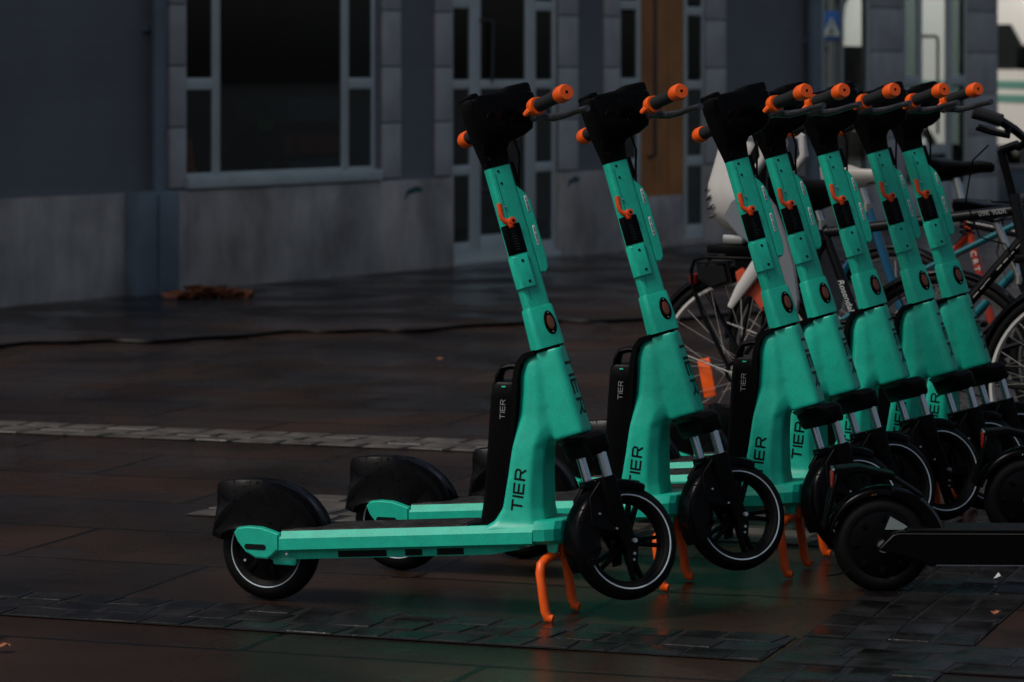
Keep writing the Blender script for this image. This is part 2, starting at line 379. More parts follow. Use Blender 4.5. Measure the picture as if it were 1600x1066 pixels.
        mb = B(); mb.lathe([(.0001, sg * .3008), (.0044, sg * .3008), (.0044, sg * .298), (.0001, sg * .298)], (ub, 0, wb), 'Y', 14, ST); mb.obj('end_hole', M['ink'], gr)
        mb = B(); mb.lathe([(.012, sg * .122), (.0225, sg * .122), (.0235, sg * .128), (.0215, sg * .146), (.012, sg * .146)], (ub, 0, wb), 'Y', 26, ST)
        mb.tube([(ub - .016, sg * .128, wb - .004), (ub - .027, sg * .122, wb - .010), (ub - .031, sg * .118, wb - .013)], [.009, .007, .0055], 8, ST)
        mb.obj('bell_ring', M['orange'], bar)
        mb = B(); mb.box(ub - .005, ub + .036, sg * .10 - .014, sg * .10 + .014, wb - .032, wb + .008, ST, bev=.006)
        mb.tube([(ub + .02, sg * .09, wb - .022), (ub + .052, sg * .105, wb - .034), (ub + .066, sg * .14, wb - .038), (ub + .068, sg * .19, wb - .040), (ub + .074, sg * .245, wb - .044)], [.010, .010, .0085, .008, .0085], 10, ST)
        mb.obj('brake_lever', M['wetmetal'], bar)
    # ---- battery
    mb = B(); bt = [(.226, .580, .650, .045), (.30, .592, .668, .047), (.42, .600, .676, .047), (.54, .608, .682, .046), (.570, .611, .682, .044), (.576, .614, .680, .040)]
    rgs = [rr(a, b, -h, h, .012, z) for z, a, b, h in bt]; mb.rings(rgs)
    bat = mb.obj('battery', k, t)
    bm = bmesh.new(); bm.from_mesh(bat.data); bv2 = BVHTree.FromBMesh(bm); bm.free()
    tier_decal('lettering', (.642, -.2, .510), (.04, 0, 1), (-1, 0, .04), (0, 1, 0), .0135, bv2, M['btext'], bat, wd=.12)
    mb = B(); mb.box(.640, .650, -.0475, -.040, .564, .5675); mb.obj('charge_light', M['led'], bat)
    mb = B(); mb.tube([(.622, -.020, .560), (.624, -.020, .588), (.634, -.020, .609), (.656, -.018, .615), (.690, -.018, .615)], [.011, .010, .009, .0085, .0085], 10, sy=2.2); mb.obj('carry_handle', k, bat)
    mb = B(); path = [(.722, .651), (.696, .642), (.682, .622), (.675, .585), (.672, .50), (.664, .41), (.655, .33), (.643, .27), (.628, .245), (.600, .228), (.565, .219)]
    rg = []
    for i, (x, z) in enumerate(path):
        h = .034 + .016 * min(1, i / 4); p0 = path[max(0, i - 1)]; p1 = path[min(len(path) - 1, i + 1)]
        tx, tz = p1[0] - p0[0], p1[1] - p0[1]; l = math.hypot(tx, tz); nx, nz = tz / l * .0065, -tx / l * .0065
        rg.append([(x + nx, -h - .006, z + nz), (x - nx, -h - .006, z - nz), (x - nx, h + .006, z - nz), (x + nx, h + .006, z + nz)])
    mb.rings(rg); mb.obj('battery_cradle', k, t)
    # ---- deck
    def zt(x): return .181 + (x - .0) * .073
    mb = B(); rg = []
    for x in (.0625, .10, .3, .5, .68, .735):
        z = zt(x); rg.append([(x, -.070, z), (x, -.076, z + .001), (x, -.092, z - .016), (x, -.092, z - .044), (x, -.084, z - .050), (x, .084, z - .050), (x, .092, z - .044), (x, .092, z - .016), (x, .076, z + .001), (x, .070, z)])
    mb.rings(rg); deck = mb.obj('deck', g, t, ang=20)
    mb = B(); rg = []
    for x, h, dz in ((.737, .093, 0), (.765, .088, .001), (.785, .076, .002), (.797, .058, .001), (.802, .035, -.002)):
        z = zt(.745) + .003 + dz; rg.append([(x, -h + .020, z + .006), (x, -h + .012, z + .005), (x, -h, z - .014), (x, -h + .002, z - .042), (x, -h + .02, z - .052), (x, h - .02, z - .052), (x, h - .002, z - .042), (x, h, z - .014), (x, h - .012, z + .005), (x, h - .020, z + .006)])
    mb.rings(rg); mb.obj('deck_nose', g, t, ang=20)
    mb = B(); rg = [[(x, -.071, zt(x) + .0005), (x, -.069, zt(x) + .0035), (x, .069, zt(x) + .0035), (x, .071, zt(x) + .0005)] for x in (.06, .3, .56)]
    mb.rings(rg)
    for i in range(9):
        y = -.056 + i * .014
        mb.rings([[(x, y - .003, zt(x) + .003), (x, y - .002, zt(x) + .0058), (x, y + .002, zt(x) + .0058), (x, y + .003, zt(x) + .003)] for x in (.09, .3, .54)])
    mb.obj('deck_mat', M['mat'], deck)
    mb = B(); rg = [[(x, -.074, zt(x) - .049), (x, -.070, zt(x) - .071), (x, .070, zt(x) - .071), (x, .074, zt(x) - .049)] for x in (.03, .3, .62)]
    rg.append([(.69, -.06, zt(.69) - .052), (.69, -.055, zt(.69) - .062), (.69, .055, zt(.69) - .062), (.69, .06, zt(.69) - .052)])
    mb.rings(rg); und = mb.obj('underbody', g, t)
    for x0, x1 in ((.215, .345), (.395, .440), (.48, .55)):
        mb = B(); rg = []
        for x in (x0, x1):
            rg.append([(x, sg * (.0745 if k_ == 0 else .0716), zt(x) - (.0525 if k_ == 0 else .0685)) for sg, k_ in ((-1, 0), (-1, 1))] + [(x, -.066, zt(x) - .0685), (x, -.066, zt(x) - .0525)])
        mb.rings(rg); mb.obj('dark_slot', M['ink'], und)
    # rear arms
    for sg in (-1, 1):
        mb = B(); poly = [(-.062, .180), (-.052, .193), (-.025, .197), (.012, .196), (.035, .190), (.056, .1835), (.062, .1835), (.062, .139), (.056, .138), (.046, .128), (.030, .117), (-.002, .118), (-.030, .133), (-.052, .158)]
        y0, y1 = (.072, .0935); mb.prism(poly, sg * y0, sg * y1, bev=.004); arm = mb.obj('rear_arm', g, t)
        mb = B(); rg = []
        pl = [(-.025 + .0065 * math.cos(a) + (.045 if math.cos(a) > 0 else 0), .1465 + .0068 * math.sin(a)) for a in [2 * math.pi * (i + .5) / 20 for i in range(20)]]
        mb.prism(pl, sg * .090, sg * .0950); mb.obj('slot', M['ink'], arm)
        mb = B(); mb.lathe([(.0001, sg * .0905), (.004, sg * .0895), (.004, sg * .086), (.0001, sg * .086)], (.082, 0, zt(.08) - .056), 'Y', 12); mb.obj('bolt', M['steel'], arm)
    mb = B(); mb.box(.035, .10, -.072, -.050, .100, .122, bev=.006); mb.obj('rear_bracket', g, t); mb = B(); mb.box(.035, .10, .050, .072, .100, .122, bev=.006); mb.obj('rear_bracket', g, t)
    # ---- rear wheel
    c = (0, 0, .131)
    rw = wheel_tyre(c, .131, .034, .030).obj('rear_wheel', M['rubber'], t)
    mb = B(); mb.lathe([(.0001, -.034), (.03, -.034), (.050, -.026), (.080, -.022), (.094, -.024), (.102, -.020), (.102, .020), (.098, .024), (.080, .022), (.03, .034), (.0001, .034)], c, 'Y', 48); hub = mb.obj('hub_motor', k, rw)
    for sg in (-1, 1):
        mb = B(); mb.lathe([(.0930, sg * .0320), (.0942, sg * .0342), (.0958, sg * .0345), (.0968, sg * .0330), (.0965, sg * .020), (.0935, sg * .020)], c, 'Y', 64); mb.obj('reflective_ring', M['ring'], rw)
        mb = B()
        for i in range(6):
            a = i * math.pi / 3 + .2; m2 = Matrix.Translation(c) @ Matrix.Rotation(a, 4, 'Y'); mb.box(.035, .075, sg * .026 - .004, sg * .026 + .004, -.006, .006, m2, bev=.002)
        mb.obj('hub_ribs', k, rw)
    mb = B(); mb.tube([(-.062, -.020, .098), (-.058, -.034, .102)], .0035, 8); mb.tube([(0, -.07, .127), (0, .07, .127)], .009, 14); mb.obj('axle', M['steel'], rw)
    # ---- rear mudguard hood
    outl = [(.162, .030), (.155, .068), (.141, .097), (.118, .126), (.081, .152), (.030, .171), (-.026, .176), (-.087, .173), (-.134, .166), (-.143, .155), (-.142, .108), (-.157, .028), (-.155, .024)]
    def ray_R(a):
        d = Vector((math.cos(a), math.sin(a))); best = .165
        for i in range(len(outl) - 1):
            p = Vector(outl[i]); q = Vector(outl[i + 1]); e = q - p; den = d.x * e.y - d.y * e.x
            if abs(den) < 1e-9: continue
            tt = (p.x * e.y - p.y * e.x) / den; ss = (p.x * d.y - p.y * d.x) / den
            if -.001 <= ss <= 1.001 and tt > 0: best = tt
        return best
    mb = B(); rg = []; angs = sorted(set([12 + i * 4 for i in range(40)] + [130.5, 168, 143]))
    angs = [a for a in angs if a <= 168]
    for a_ in angs:
        a = R(a_); Ro = ray_R(a); Rh = min(Ro, .172) if a_ < 90 else min(Ro - .004, .160)
        ri = .048 if 40 < a_ < 125 else .048 + .06 * min(1, max(0, (40 - a_) / 26, (a_ - 125) / 35))
        sec = [(ri, -.048), (ri + .010, -.058), (ri + .032, -.049), (Rh - .025, -.049), (Rh - .010, -.045), (Rh - .002, -.034), (max(Rh + .001, Ro - .003), -.022), (Ro, -.019), (Ro, 0)]
        full = sec + [(r_, -y_) for r_, y_ in sec[:-1]][::-1]
        inn = [(r_ - .004 if 3 < i < len(full) - 4 else r_, y_ * .92) for i, (r_, y_) in enumerate(full)][::-1]
        rg.append([(c[0] + r_ * math.cos(a), y_, c[2] + r_ * math.sin(a)) for r_, y_ in full + inn])
    mb.rings(rg); mb.obj('rear_mudguard', M['wetblack'], t, ang=38)
    # ---- kickstand
    mb = B()
    pts = [(.792, -.100, .0115), (.779, -.100, .014), (.772, -.100, .030), (.764, -.099, .085), (.758, -.097, .120), (.757, -.088, .140), (.762, -.070, .150), (.770, -.04, .157), (.775, 0, .160)]
    pts2 = pts + [(x, -y, z) for x, y, z in pts[:-1]][::-1]
    mb.tube(pts2, [.0105 if i in (0, len(pts2) - 1) else .0118 for i in range(len(pts2))], 12); mb.box(.760, .790, -.016, .016, .148, .192, bev=.005); mb.obj('kickstand', M['orange'], t)
    for sg in (-1, 1):
        mb = B(); mb.prism([(.755, .20), (.79, .20), (.785, .168), (.772, .160), (.760, .168)], sg * .045 - .005, sg * .045 + .005, bev=.002)
        o_ = mb.obj('stand_bracket', g, t)
    # ---- fork (steered)
    mb = B(); mb.rings([rr(.000, .054, -.068, .068, .016, -.060), rr(-.006, .058, -.073, .073, .02, -.052), rr(-.012, .058, -.073, .073, .02, -.018), rr(-.030, .052, -.060, .060, .02, -.006), rr(-.036, .042, -.042, .042, .02, -.003)], mx=ST)
    mb.obj('fork_crown', k, t)
    wc = Vector((.052, 0, -.286))
    for sg in (-1, 1):
        mb = B(); mb.tube([(.030, sg * .058, -.045), (.030, sg * .056, -.14)], .0118, 16, ST); fl = mb.obj('fork_tube', M['chrome'], t)
        mb = B(); mb.rings([rr(.010, .048, sg * .055 - .015, sg * .055 + .015, .008, -.118), rr(.006, .048, sg * .054 - .014, sg * .054 + .014, .008, -.15), rr(.006, .050, sg * .048 - .011, sg * .048 + .011, .008, -.21),
                            rr(.022, .060, sg * .044 - .008, sg * .044 + .008, .006, -.265), rr(.030, .064, sg * .043 - .007, sg * .043 + .007, .006, -.300), rr(.026, .050, sg * .043 - .006, sg * .043 + .006, .005, -.338)], mx=ST)
        mb.prism([(-.030, -.155), (.012, -.122), (.050, -.150), (.050, -.225), (.010, -.255), (-.045, -.225)], sg * .040 - .006, sg * .040 + .006, ST, bev=.003)
        fo = mb.obj('fork_leg', k, t)
        for u_, w_ in ((.042, -.158), (-.018, -.200), (.016, -.246), (.038, -.330)):
            mb = B(); mb.lathe([(.0001, sg * .0545), (.0030, sg * .0540), (.0030, sg * .044), (.0001, sg * .044)], (u_, 0, w_), 'Y', 10, ST); mb.obj('bolt', M['steel'], fo)
    # front wheel
    cw = tuple(wc)
    fw = wheel_tyre(cw, .1405, .028, .0235, ST).obj('front_wheel', M['rubber'], t)
    mb = B(); mb.lathe([(.100, -.020), (.110, -.022), (.112, -.018), (.112, .018), (.110, .022), (.100, .020), (.097, 0)], cw, 'Y', 64, ST)
    for i in range(5):
        a = i * 2 * math.pi / 5 + .55
        for da in (-.11, .11):
            m2 = ST @ Matrix.Translation(cw) @ Matrix.Rotation(a + da, 4, 'Y'); mb.rings([rr(-.006, .006, -.014, .014, .003, .020), rr(-.0045, .0045, -.008, .008, .003, .108)], mx=m2)
    mb.lathe([(.010, -.036), (.020, -.034), (.028, -.020), (.028, .020), (.020, .034), (.010, .036)], cw, 'Y', 32, ST); mb.obj('wheel_rim', k, fw)
    for sg in (-1, 1):
        mb = B(); mb.lathe([(.1120, sg * .0270), (.1130, sg * .0288), (.1150, sg * .0290), (.1160, sg * .0276), (.1155, sg * .018), (.1125, sg * .018)], cw, 'Y', 80, ST); mb.obj('reflective_ring', M['ring'], fw)
    mb = B(); mb.tube([(cw[0], -.062, cw[2]), (cw[0], .062, cw[2])], .0055, 12, ST); mb.lathe([(.0001, -.058), (.0065, -.057), (.0065, -.050), (.0001, -.050)], cw, 'Y', 6, ST); mb.lathe([(.0001, -.0545), (.0038, -.054), (.0038, -.050), (.0001, -.050)], (.044, 0, -.316), 'Y', 8, ST); mb.obj('axle', M['steel'], fw)
    # front mudguard
    mb = B(); rg = []
    for i in range(26):
        a = R(54 + i * 5.6); Ro = .152 + .004 * math.sin(i / 25 * math.pi)
        wdt = .030 + .012 * min(1, max(0, (i - 5) / 8)); dep = .010 + .045 * min(1, max(0, (i - 7) / 7)); 
        if i > 22: dep *= (28 - i) / 6
        full = [(Ro - dep - .012, -wdt), (Ro - .018, -wdt), (Ro - .006, -wdt * .86), (Ro, -wdt * .5), (Ro + .001, 0), (Ro, wdt * .5), (Ro - .006, wdt * .86), (Ro - .018, wdt), (Ro - dep - .012, wdt)]
        inn = [(r_ - .003, y_ * .92) for r_, y_ in full][::-1]
        rg.append([(cw[0] + r_ * math.cos(a), y_, cw[2] + r_ * math.sin(a)) for r_, y_ in full + inn])
    mb.rings(rg, mx=ST); mb.box(.0, .05, -.040, .040, -.138, -.118, ST, bev=.005); mb.obj('front_mudguard', M['wetblack'], t, ang=50)
    # cable from the head unit
    mb = B(); mb.tube([(.05, -.03, .76), (.055, -.028, .70), (.044, -.015, .65), (.034, -.01, .61)], .003, 8, ST); mb.obj('cable', k, t)
    return t
SCO = [  # joint pixel x, depth factor, yaw deg, label
    (858, 1.0, -20, 'mint green scooter nearest the camera, its whole side in view at the left'),
    (1038, 1.060, -21.5, 'mint green scooter second from the left, just behind the nearest one'),
    (1228, 1.088, -20, 'mint green scooter third from the left, stem crossing the ribbed child seat'),
    (1287, 1.135, -20, 'mint green scooter fourth from the left, crowded close behind the third'),
    (1366, 1.178, -20, 'mint green scooter fifth from the left, white bicycle saddle just right of its stem'),
    (1442, 1.205, -20, 'mint green scooter sixth from the left, second last of the row'),
    (1495, 1.237, -20, 'mint green scooter farthest back at the right end of the row')]
proto = make_scooter()
GR = 'mint green share scooters parked in a row'
for i, (px, fz, yaw, lab) in enumerate(SCO):
    o = proto if i == 0 else copy_tree(proto)
    D = 7.904 * fz; J = at(px, D)
    h = R(yaw); lx = .747
    o.location = (J.x - lx * math.cos(h), J.y - lx * math.sin(h), 0); o.rotation_euler = (0, 0, h)
    tag(o, lab, 'scooter', GR)

# ================================================================ BLACK SCOOTERS at the right (rear ends in view)
def make_black_scooter():
    t = thing('electric_scooter', 'x', 'scooter'); k = M['black']; wk = M['wetblack']; c = (0, 0, .125)
    rw = wheel_tyre(c, .125, .030, .028).obj('rear_wheel', M['rubber'], t)
    mb = B(); mb.lathe([(.0001, -.036), (.045, -.036), (.075, -.030), (.094, -.024), (.098, .0), (.094, .024), (.045, .036), (.0001, .036)], c, 'Y', 40)
    for i in range(8):
        a = i * math.pi / 4; mb.box(.055, .078, -.034, -.027, -.007, .007, Matrix.Translation(c) @ Matrix.Rotation(a, 4, 'Y'), bev=.002)
    mb.obj('hub_motor', k, rw)
    mb = B(); mb.lathe([(.0001, -.062), (.016, -.061), (.016, -.036), (.0001, -.036)], c, 'Y', 20); mb.obj('axle', M['steel'], rw)
    mb = B(); mb.tube([(-.085, -.03, .06), (-.115, -.033, .050), (-.145, -.034, .046)], .0022, 6); mb.obj('brake_cable', k, t)
    mb = B(); rg = []
    for i in range(27):
        a = R(4 + i * 6.2); Ro = .150 + .014 * max(0, 1 - i / 12); wd = .036; dep = .012 + .03 * max(0, 1 - i / 16)
        full = [(Ro - dep, -wd), (Ro - .006, -wd * .95), (Ro, -wd * .6), (Ro + .002, 0), (Ro, wd * .6), (Ro - .006, wd * .95), (Ro - dep, wd)]
        inn = [(r_ - .004, y_ * .9) for r_, y_ in full][::-1]
        rg.append([(r_ * math.cos(a), y_, c[2] + r_ * math.sin(a)) for r_, y_ in full + inn])
    mb.rings(rg); mg = mb.obj('rear_mudguard', M['wetblack'], t, ang=50)
    mb = B(); mb.tube([(-.150, -.030, .165), (-.140, -.034, .21), (-.124, -.034, .275), (-.118, -.03, .305), (-.06, -.03, .315), (.03, -.03, .295), (.10, -.03, .25)], .006, 8, sy=1.6)
    mb.tube([(-.150, .030, .165), (-.140, .034, .21), (-.124, .034, .275), (-.118, .03, .305), (-.06, .03, .315), (.03, .03, .295), (.10, .03, .25)], .006, 8, sy=1.6)
    mb.prism([(-.124, .296), (-.120, .322), (-.06, .328), (.03, .308), (.03, .298), (-.06, .314)], -.04, .04, bev=.003); mb.obj('plate_carrier', k, t)
    mb = B(); mb.box(-.132, -.124, -.028, .028, .270, .312, bev=.003); mb.obj('tail_lamp', mat('tail_lamp_red', (.25, .015, .01), .2), t)
    mb = B(); mb.box(-.130, -.122, -.034, .034, .3125, .321, bev=.003); mb.obj('reflector_clip', M['silver'], t)
    # deck
    mb = B(); poly = [(-.02, .120), (.02, .160), (.04, .166), (.80, .166), (.86, .20), (.90, .26), (.93, .25), (.88, .14), (.82, .085), (.12, .078), (.05, .100)]
    mb.prism(poly, -.078, .078, bev=.006); dk = mb.obj('deck', k, t)
    mb = B(); mb.box(.06, .78, -.066, .066, .1665, .170, bev=.001); mb.obj('deck_mat', M['mat'], dk)
    mb = B(); mb.box(.13, .70, -.0795, -.0785, .0795, .0825); mb.obj('edge_trim', M['chrome'], dk)
    mb = B(); mb.box(.03, .78, -.0800, -.0785, .1600, .1618); mb.obj('edge_trim', M['dull'], dk)
    # pale sticker folded over the wheel side of the deck
    mb = B(); mb.add([(.004, -.0395, .166), (.050, -.0395, .166), (.062, -.0395, .173), (.056, -.0395, .178), (.018, -.0395, .200)], [[0, 1, 2, 3, 4]]); mb.add([(.004, -.0388, .166), (.050, -.0388, .166), (.062, -.0388, .173), (.056, -.0388, .178), (.018, -.0388, .200)], [[4, 3, 2, 1, 0]]); mb.obj('sticker', mat('worn_sticker', (.22, .26, .26), .5), t, recalc=False)
    # front end (outside the photograph)
    mb = B(); mb.tube([(.905, 0, .22), (.84, 0, .62), (.78, 0, 1.10)], [.026, .024, .022], 16); mb.obj('stem', k, t)
    mb = B(); mb.tube([(.80, -.25, 1.10), (.785, -.1, 1.12), (.785, .1, 1.12), (.80, .25, 1.10)], .013, 12); mb.obj('handlebar', k, t)
    mb = B(); mb.tube([(.905, -.045, .30), (.96, -.045, .125)], .014, 10); mb.tube([(.905, .045, .30), (.96, .045, .125)], .014, 10); mb.box(.88, .93, -.055, .055, .27, .31, bev=.01); mb.obj('fork', k, t)
    fw = wheel_tyre((.96, 0, .125), .125, .028, .026).obj('front_wheel', M['rubber'], t)
    mb = B(); mb.lathe([(.0001, -.03), (.05, -.03), (.095, -.02), (.095, .02), (.05, .03), (.0001, .03)], (.96, 0, .125), 'Y', 32); mb.obj('hub', k, fw)
    return t
bs = make_black_scooter(); p = at(1378, 8.28); bs.location = (p.x, p.y, 0); bs.rotation_euler = (0, 0, R(-1.5))
tag(bs, 'low black scooter at the lower right, in front of the green row', 'scooter', 'black scooters parked at the right edge')
b2 = copy_tree(bs); p = at(1606, 9.15); b2.location = (p.x, p.y, 0); b2.rotation_euler = (0, 0, R(-4))
tag(b2, 'black scooter farther back at the right edge, only its rear wheel and mudguard showing', 'scooter', 'black scooters parked at the right edge')

# ================================================================ BICYCLES
def make_bike(label, loc, yaw, frame, seat_m, head=(.86, .94), bb=(.43, .28), seat=(.26, .80), front_x=1.10, style='diamond', saddle_z=.97, seat_tube_mat=None, bars='swept', rack=True, wr=.335, group='bicycles parked behind the scooters', rim_m=None, saddle_col=None, blue_post=False, dashes=False, lean=0, bar_h=1.20, reflector=False, fat=1.0, rise=0, sweep=.20, turn=0):
    t = thing('bicycle', label, 'bicycle', loc, yaw, group); t.rotation_euler = (R(lean), 0, yaw)
    k = M['black']
    HB = Vector((head[0] + .035, 0, head[1] - .15)); HT = Vector((head[0], 0, head[1])); BBv = Vector((bb[0], 0, bb[1])); SV = Vector((seat[0], 0, seat[1]))
    RH = Vector((0, 0, wr)); FH = Vector((front_x, 0, wr))
    mb = B(); mb.tube([HT + Vector((0, 0, .02)), HB - Vector((-.004, 0, .02))], .020, 14)
    if style == 'diamond':
        mb.tube([SV - Vector((-.01, 0, .03)), HT - Vector((-.008, 0, .03))], .017, 12); mb.tube([HB + Vector((0, 0, .03)), BBv], .020, 12)
    else:
        for sg in (-1, 1): mb.tube([RH + Vector((0, sg * .055, .02)), BBv * .45 + SV * .55 + Vector((0, sg * .022, -.02)), HT - Vector((.01, -sg * .012, .05))], .0095, 10)
        mb.tube([HB + Vector((0, 0, .03)), BBv], .017, 12)
    for sg in (-1, 1):
        mb.tube([BBv + Vector((0, sg * .02, 0)), RH + Vector((0, sg * .06, 0))], .010, 8); mb.tube([SV - Vector((-.02, 0, .05)) + Vector((0, sg * .015, 0)), RH + Vector((0, sg * .06, 0))], .0085, 8)
    mb.lathe([(.0001, -.036), (.021, -.036), (.021, .036), (.0001, .036)], tuple(BBv), 'Y', 18)
    fr = mb.obj('frame', frame, t)
    mb = B(); mb.tube([SV, BBv], .0165, 14)
    if seat_tube_mat:
        for sg in (-1, 1): mb.tube([SV - Vector((-.02, 0, .06)) + Vector((0, sg * .012, 0)), SV * .5 + RH * .5 + Vector((0, sg * .045, -.02))], .0092, 8)
    stb = mb.obj('seat_tube', seat_tube_mat or frame, fr)
    d = (SV - BBv).normalized(); top = SV + d * ((saddle_z - .05 - SV.z) / d.z)
    mb = B(); mb.tube([SV - d * .01, top], .0135, 12); mb.lathe([(.0001, -.02), (.019, -.02), (.019, .012), (.0001, .012)], tuple(SV), 'Z', 16); mb.obj('seat_post', M['silver'], t)
    # saddle: lofted
    mb = B(); rg = []; sx = top.x
    for x, hw, zt_, zb in ((-.13, .05, .002, -.03), (-.12, .085, .012, -.05), (-.07, .090, .010, -.055), (-.02, .068, -.002, -.05), (.04, .036, -.004, -.036), (.10, .022, .0, -.028), (.145, .016, -.006, -.026), (.158, .007, -.014, -.022)):
        z0 = saddle_z; rg.append([(sx + x, hw * math.cos(a), z0 + (zt_ + (math.sin(a) * .008) if math.sin(a) > -.01 else zb * fat * -math.sin(a))) for a in [2 * math.pi * i / 16 for i in range(16)]])
    mb.rings(rg); sd_ = mb.obj('saddle', saddle_col or seat_m, t, ang=60)
    mb = B(); mb.tube([(sx - .07, .02, saddle_z - .04), (sx, .02, saddle_z - .055), (sx + .1, .01, saddle_z - .03)], .004, 6); mb.tube([(sx - .07, -.02, saddle_z - .04), (sx, -.02, saddle_z - .055), (sx + .1, -.01, saddle_z - .03)], .004, 6)
    for sg in (-1, 1): # springs
        mb.tube([(sx - .095 + .013 * math.cos(q * .9), sg * .045 + .013 * math.sin(q * .9), saddle_z - .10 + q * .0026) for q in range(24)], .0028, 5)
    mb.obj('saddle_rails', k, sd_)
    # fork
    mb = B()
    for sg in (-1, 1): mb.tube([HB + Vector((.004, sg * .03, -.04)), HB + Vector((.03, sg * .045, -.12)), (HB + FH) / 2 + Vector((-.01, sg * .05, 0)), FH + Vector((0, sg * .05, 0))], [.013, .013, .012, .009], 8)
    mb.box(HB.x - .02, HB.x + .035, -.045, .045, HB.z - .05, HB.z - .02, bev=.008); mb.obj('fork', k, t)
    # quill stem, handlebar
    mb = B(); st = HT + Vector((-.045, 0, bar_h - HT.z - .03)); mb.tube([HT, st], .014, 12); mb.tube([st, st + Vector((.06, 0, .02))], .014, 12); mb.obj('handlebar_stem', k, t)
    cb = st + Vector((.06, 0, .02)); mb = B()
    half = [(-sweep, .30, rise), (-sweep * .5, .285, rise * .8), (-.01, .22, rise * .45), (.03, .12, rise * .1), (0, .04, -.01)]
    TM = Matrix.Translation(cb) @ Matrix.Rotation(R(turn), 4, 'Z') @ Matrix.Translation(-cb)
    path = [(cb.x + x, -y, cb.z + z) for x, y, z in half] + [(cb.x + x, y, cb.z + z) for x, y, z in half[::-1]]
    mb.tube(path, .0115, 12, TM); hb = mb.obj('handlebar', k, t)
    for sg in (-1, 1):
        mb = B(); mb.tube([(cb.x - sweep * 1.08, sg * .303, cb.z + rise * 1.03), (cb.x - sweep * .72, sg * .294, cb.z + rise * .89), (cb.x - sweep * .42, sg * .280, cb.z + rise * .76)], [.018, .0165, .0175], 14, TM); mb.obj('grip', M['gripr'], hb)
        mb = B(); mb.tube([(cb.x - sweep * .25, sg * .262, cb.z + rise * .6), (cb.x - sweep * .25, sg * .275, cb.z + rise * .6 - .03), (cb.x - sweep * .65, sg * .30, cb.z + rise * .8 - .04), (cb.x - sweep, sg * .31, cb.z + rise - .045)], [.012, .009, .006, .006], 8, TM); mb.obj('brake_lever', k, hb)
    mb = B(); mb.tube([(cb.x - .02, -.20, cb.z), (cb.x - .09, -.16, cb.z - .05), (cb.x - .16, -.05, cb.z - .18), (cb.x - .12, -.03, cb.z - .30), (HT.x - .02, -.022, HT.z - .14), (HB.x - .02, -.022, HB.z - .06)], .0026, 6); mb.obj('brake_cable', k, t)
    # wheels
    for nm, ctr in (('rear_wheel', RH), ('front_wheel', FH)):
        mb = B(); mb.lathe([(wr - .020 + .020 * math.cos(a), .020 * math.sin(a)) for a in [2 * math.pi * i / 12 for i in range(12)]], tuple(ctr), 'Y', 80); wh = mb.obj(nm, M['rubber'], t)
        mb = B(); mb.lathe([(wr - .046, -.006), (wr - .044, -.013), (wr - .030, -.013), (wr - .030, .013), (wr - .044, .013), (wr - .046, .006)], tuple(ctr), 'Y', 80); mb.obj('rim', rim_m or M['rim'], wh)
        mb = B(); n = 32
        for i in range(n):
            a = 2 * math.pi * i / n; sg = 1 if i % 2 else -1; da = (.42 if (i // 2) % 2 else -.42)
            p0 = ctr + Vector((.030 * math.cos(a + da * 2.6), sg * .032, .030 * math.sin(a + da * 2.6))); p1 = ctr + Vector(((wr - .045) * math.cos(a), 0, (wr - .045) * math.sin(a)))
            mb.tube([p0, p1], .0012, 5, cap=False)
        mb.obj('spokes', M['spoke'], wh)
        big = .042 if nm == 'front_wheel' else .028
        mb = B(); mb.lathe([(.008, -.060), (.012, -.036), (big, -.034), (big, -.028), (big * .6, -.024), (big * .6, .024), (big, .028), (big, .034), (.012, .036), (.008, .060)], tuple(ctr), 'Y', 28)
        mb.lathe([(.0001, -.070), (.009, -.069), (.009, -.058), (.0001, -.058)], tuple(ctr), 'Y', 8); mb.obj('hub', M['silver'], wh)
        mb = B(); rg = []
        a0, a1 = (-5, 195) if nm == 'rear_wheel' else (20, 205)
        a0, a1 = (a0, 178) if nm == 'rear_wheel' else (15, 160)
        if nm == 'rear_wheel': a0 = 40; a1 = 175
        for i in range(31):
            a = R(a0 + (a1 - a0) * i / 30); full = [(wr + .004, -.026), (wr + .016, -.018), (wr + .019, 0), (wr + .016, .018), (wr + .004, .026)]
            inn = [(r_ - .003, y_ * .9) for r_, y_ in full][::-1]
            rg.append([(ctr.x + r_ * math.cos(a), y_, ctr.z + r_ * math.sin(a)) for r_, y_ in full + inn])
        mb.rings(rg)
        for sg in (-1, 1):
            for aa in ((120, 165) if nm == 'rear_wheel' else (30,)):
                mb.tube([(ctr.x + (wr + .008) * math.cos(R(aa)), sg * .026, ctr.z + (wr + .008) * math.sin(R(aa))), ctr + Vector((0, sg * .062, 0))], .0028, 6)
        mb.obj('mudguard', M['bikeblk'], t, ang=50)
        if reflector and nm == 'rear_wheel':
            mb = B(); m2 = Matrix.Translation(ctr) @ Matrix.Rotation(R(-12), 4, 'Y') @ Matrix.Translation((-.125, 0, 0)); mb.box(-.024, .024, -.012, -.004, -.066, .066, m2, bev=.004); mb.obj('spoke_reflector', M['orange'], wh)
    # drive
    mb = B(); mb.lathe([(.060, -.040), (.088, -.040), (.090, -.038), (.088, -.036), (.060, -.036)], tuple(BBv), 'Y', 40)
    for i in range(5): mb.box(.0, .07, -.041, -.036, -.007, .007, Matrix.Translation(BBv) @ Matrix.Rotation(i * 1.2566, 4, 'Y'))
    ch = mb.obj('chainring', k, t)
    mb = B(); e = Vector((.8, 0, -.6)) * .17
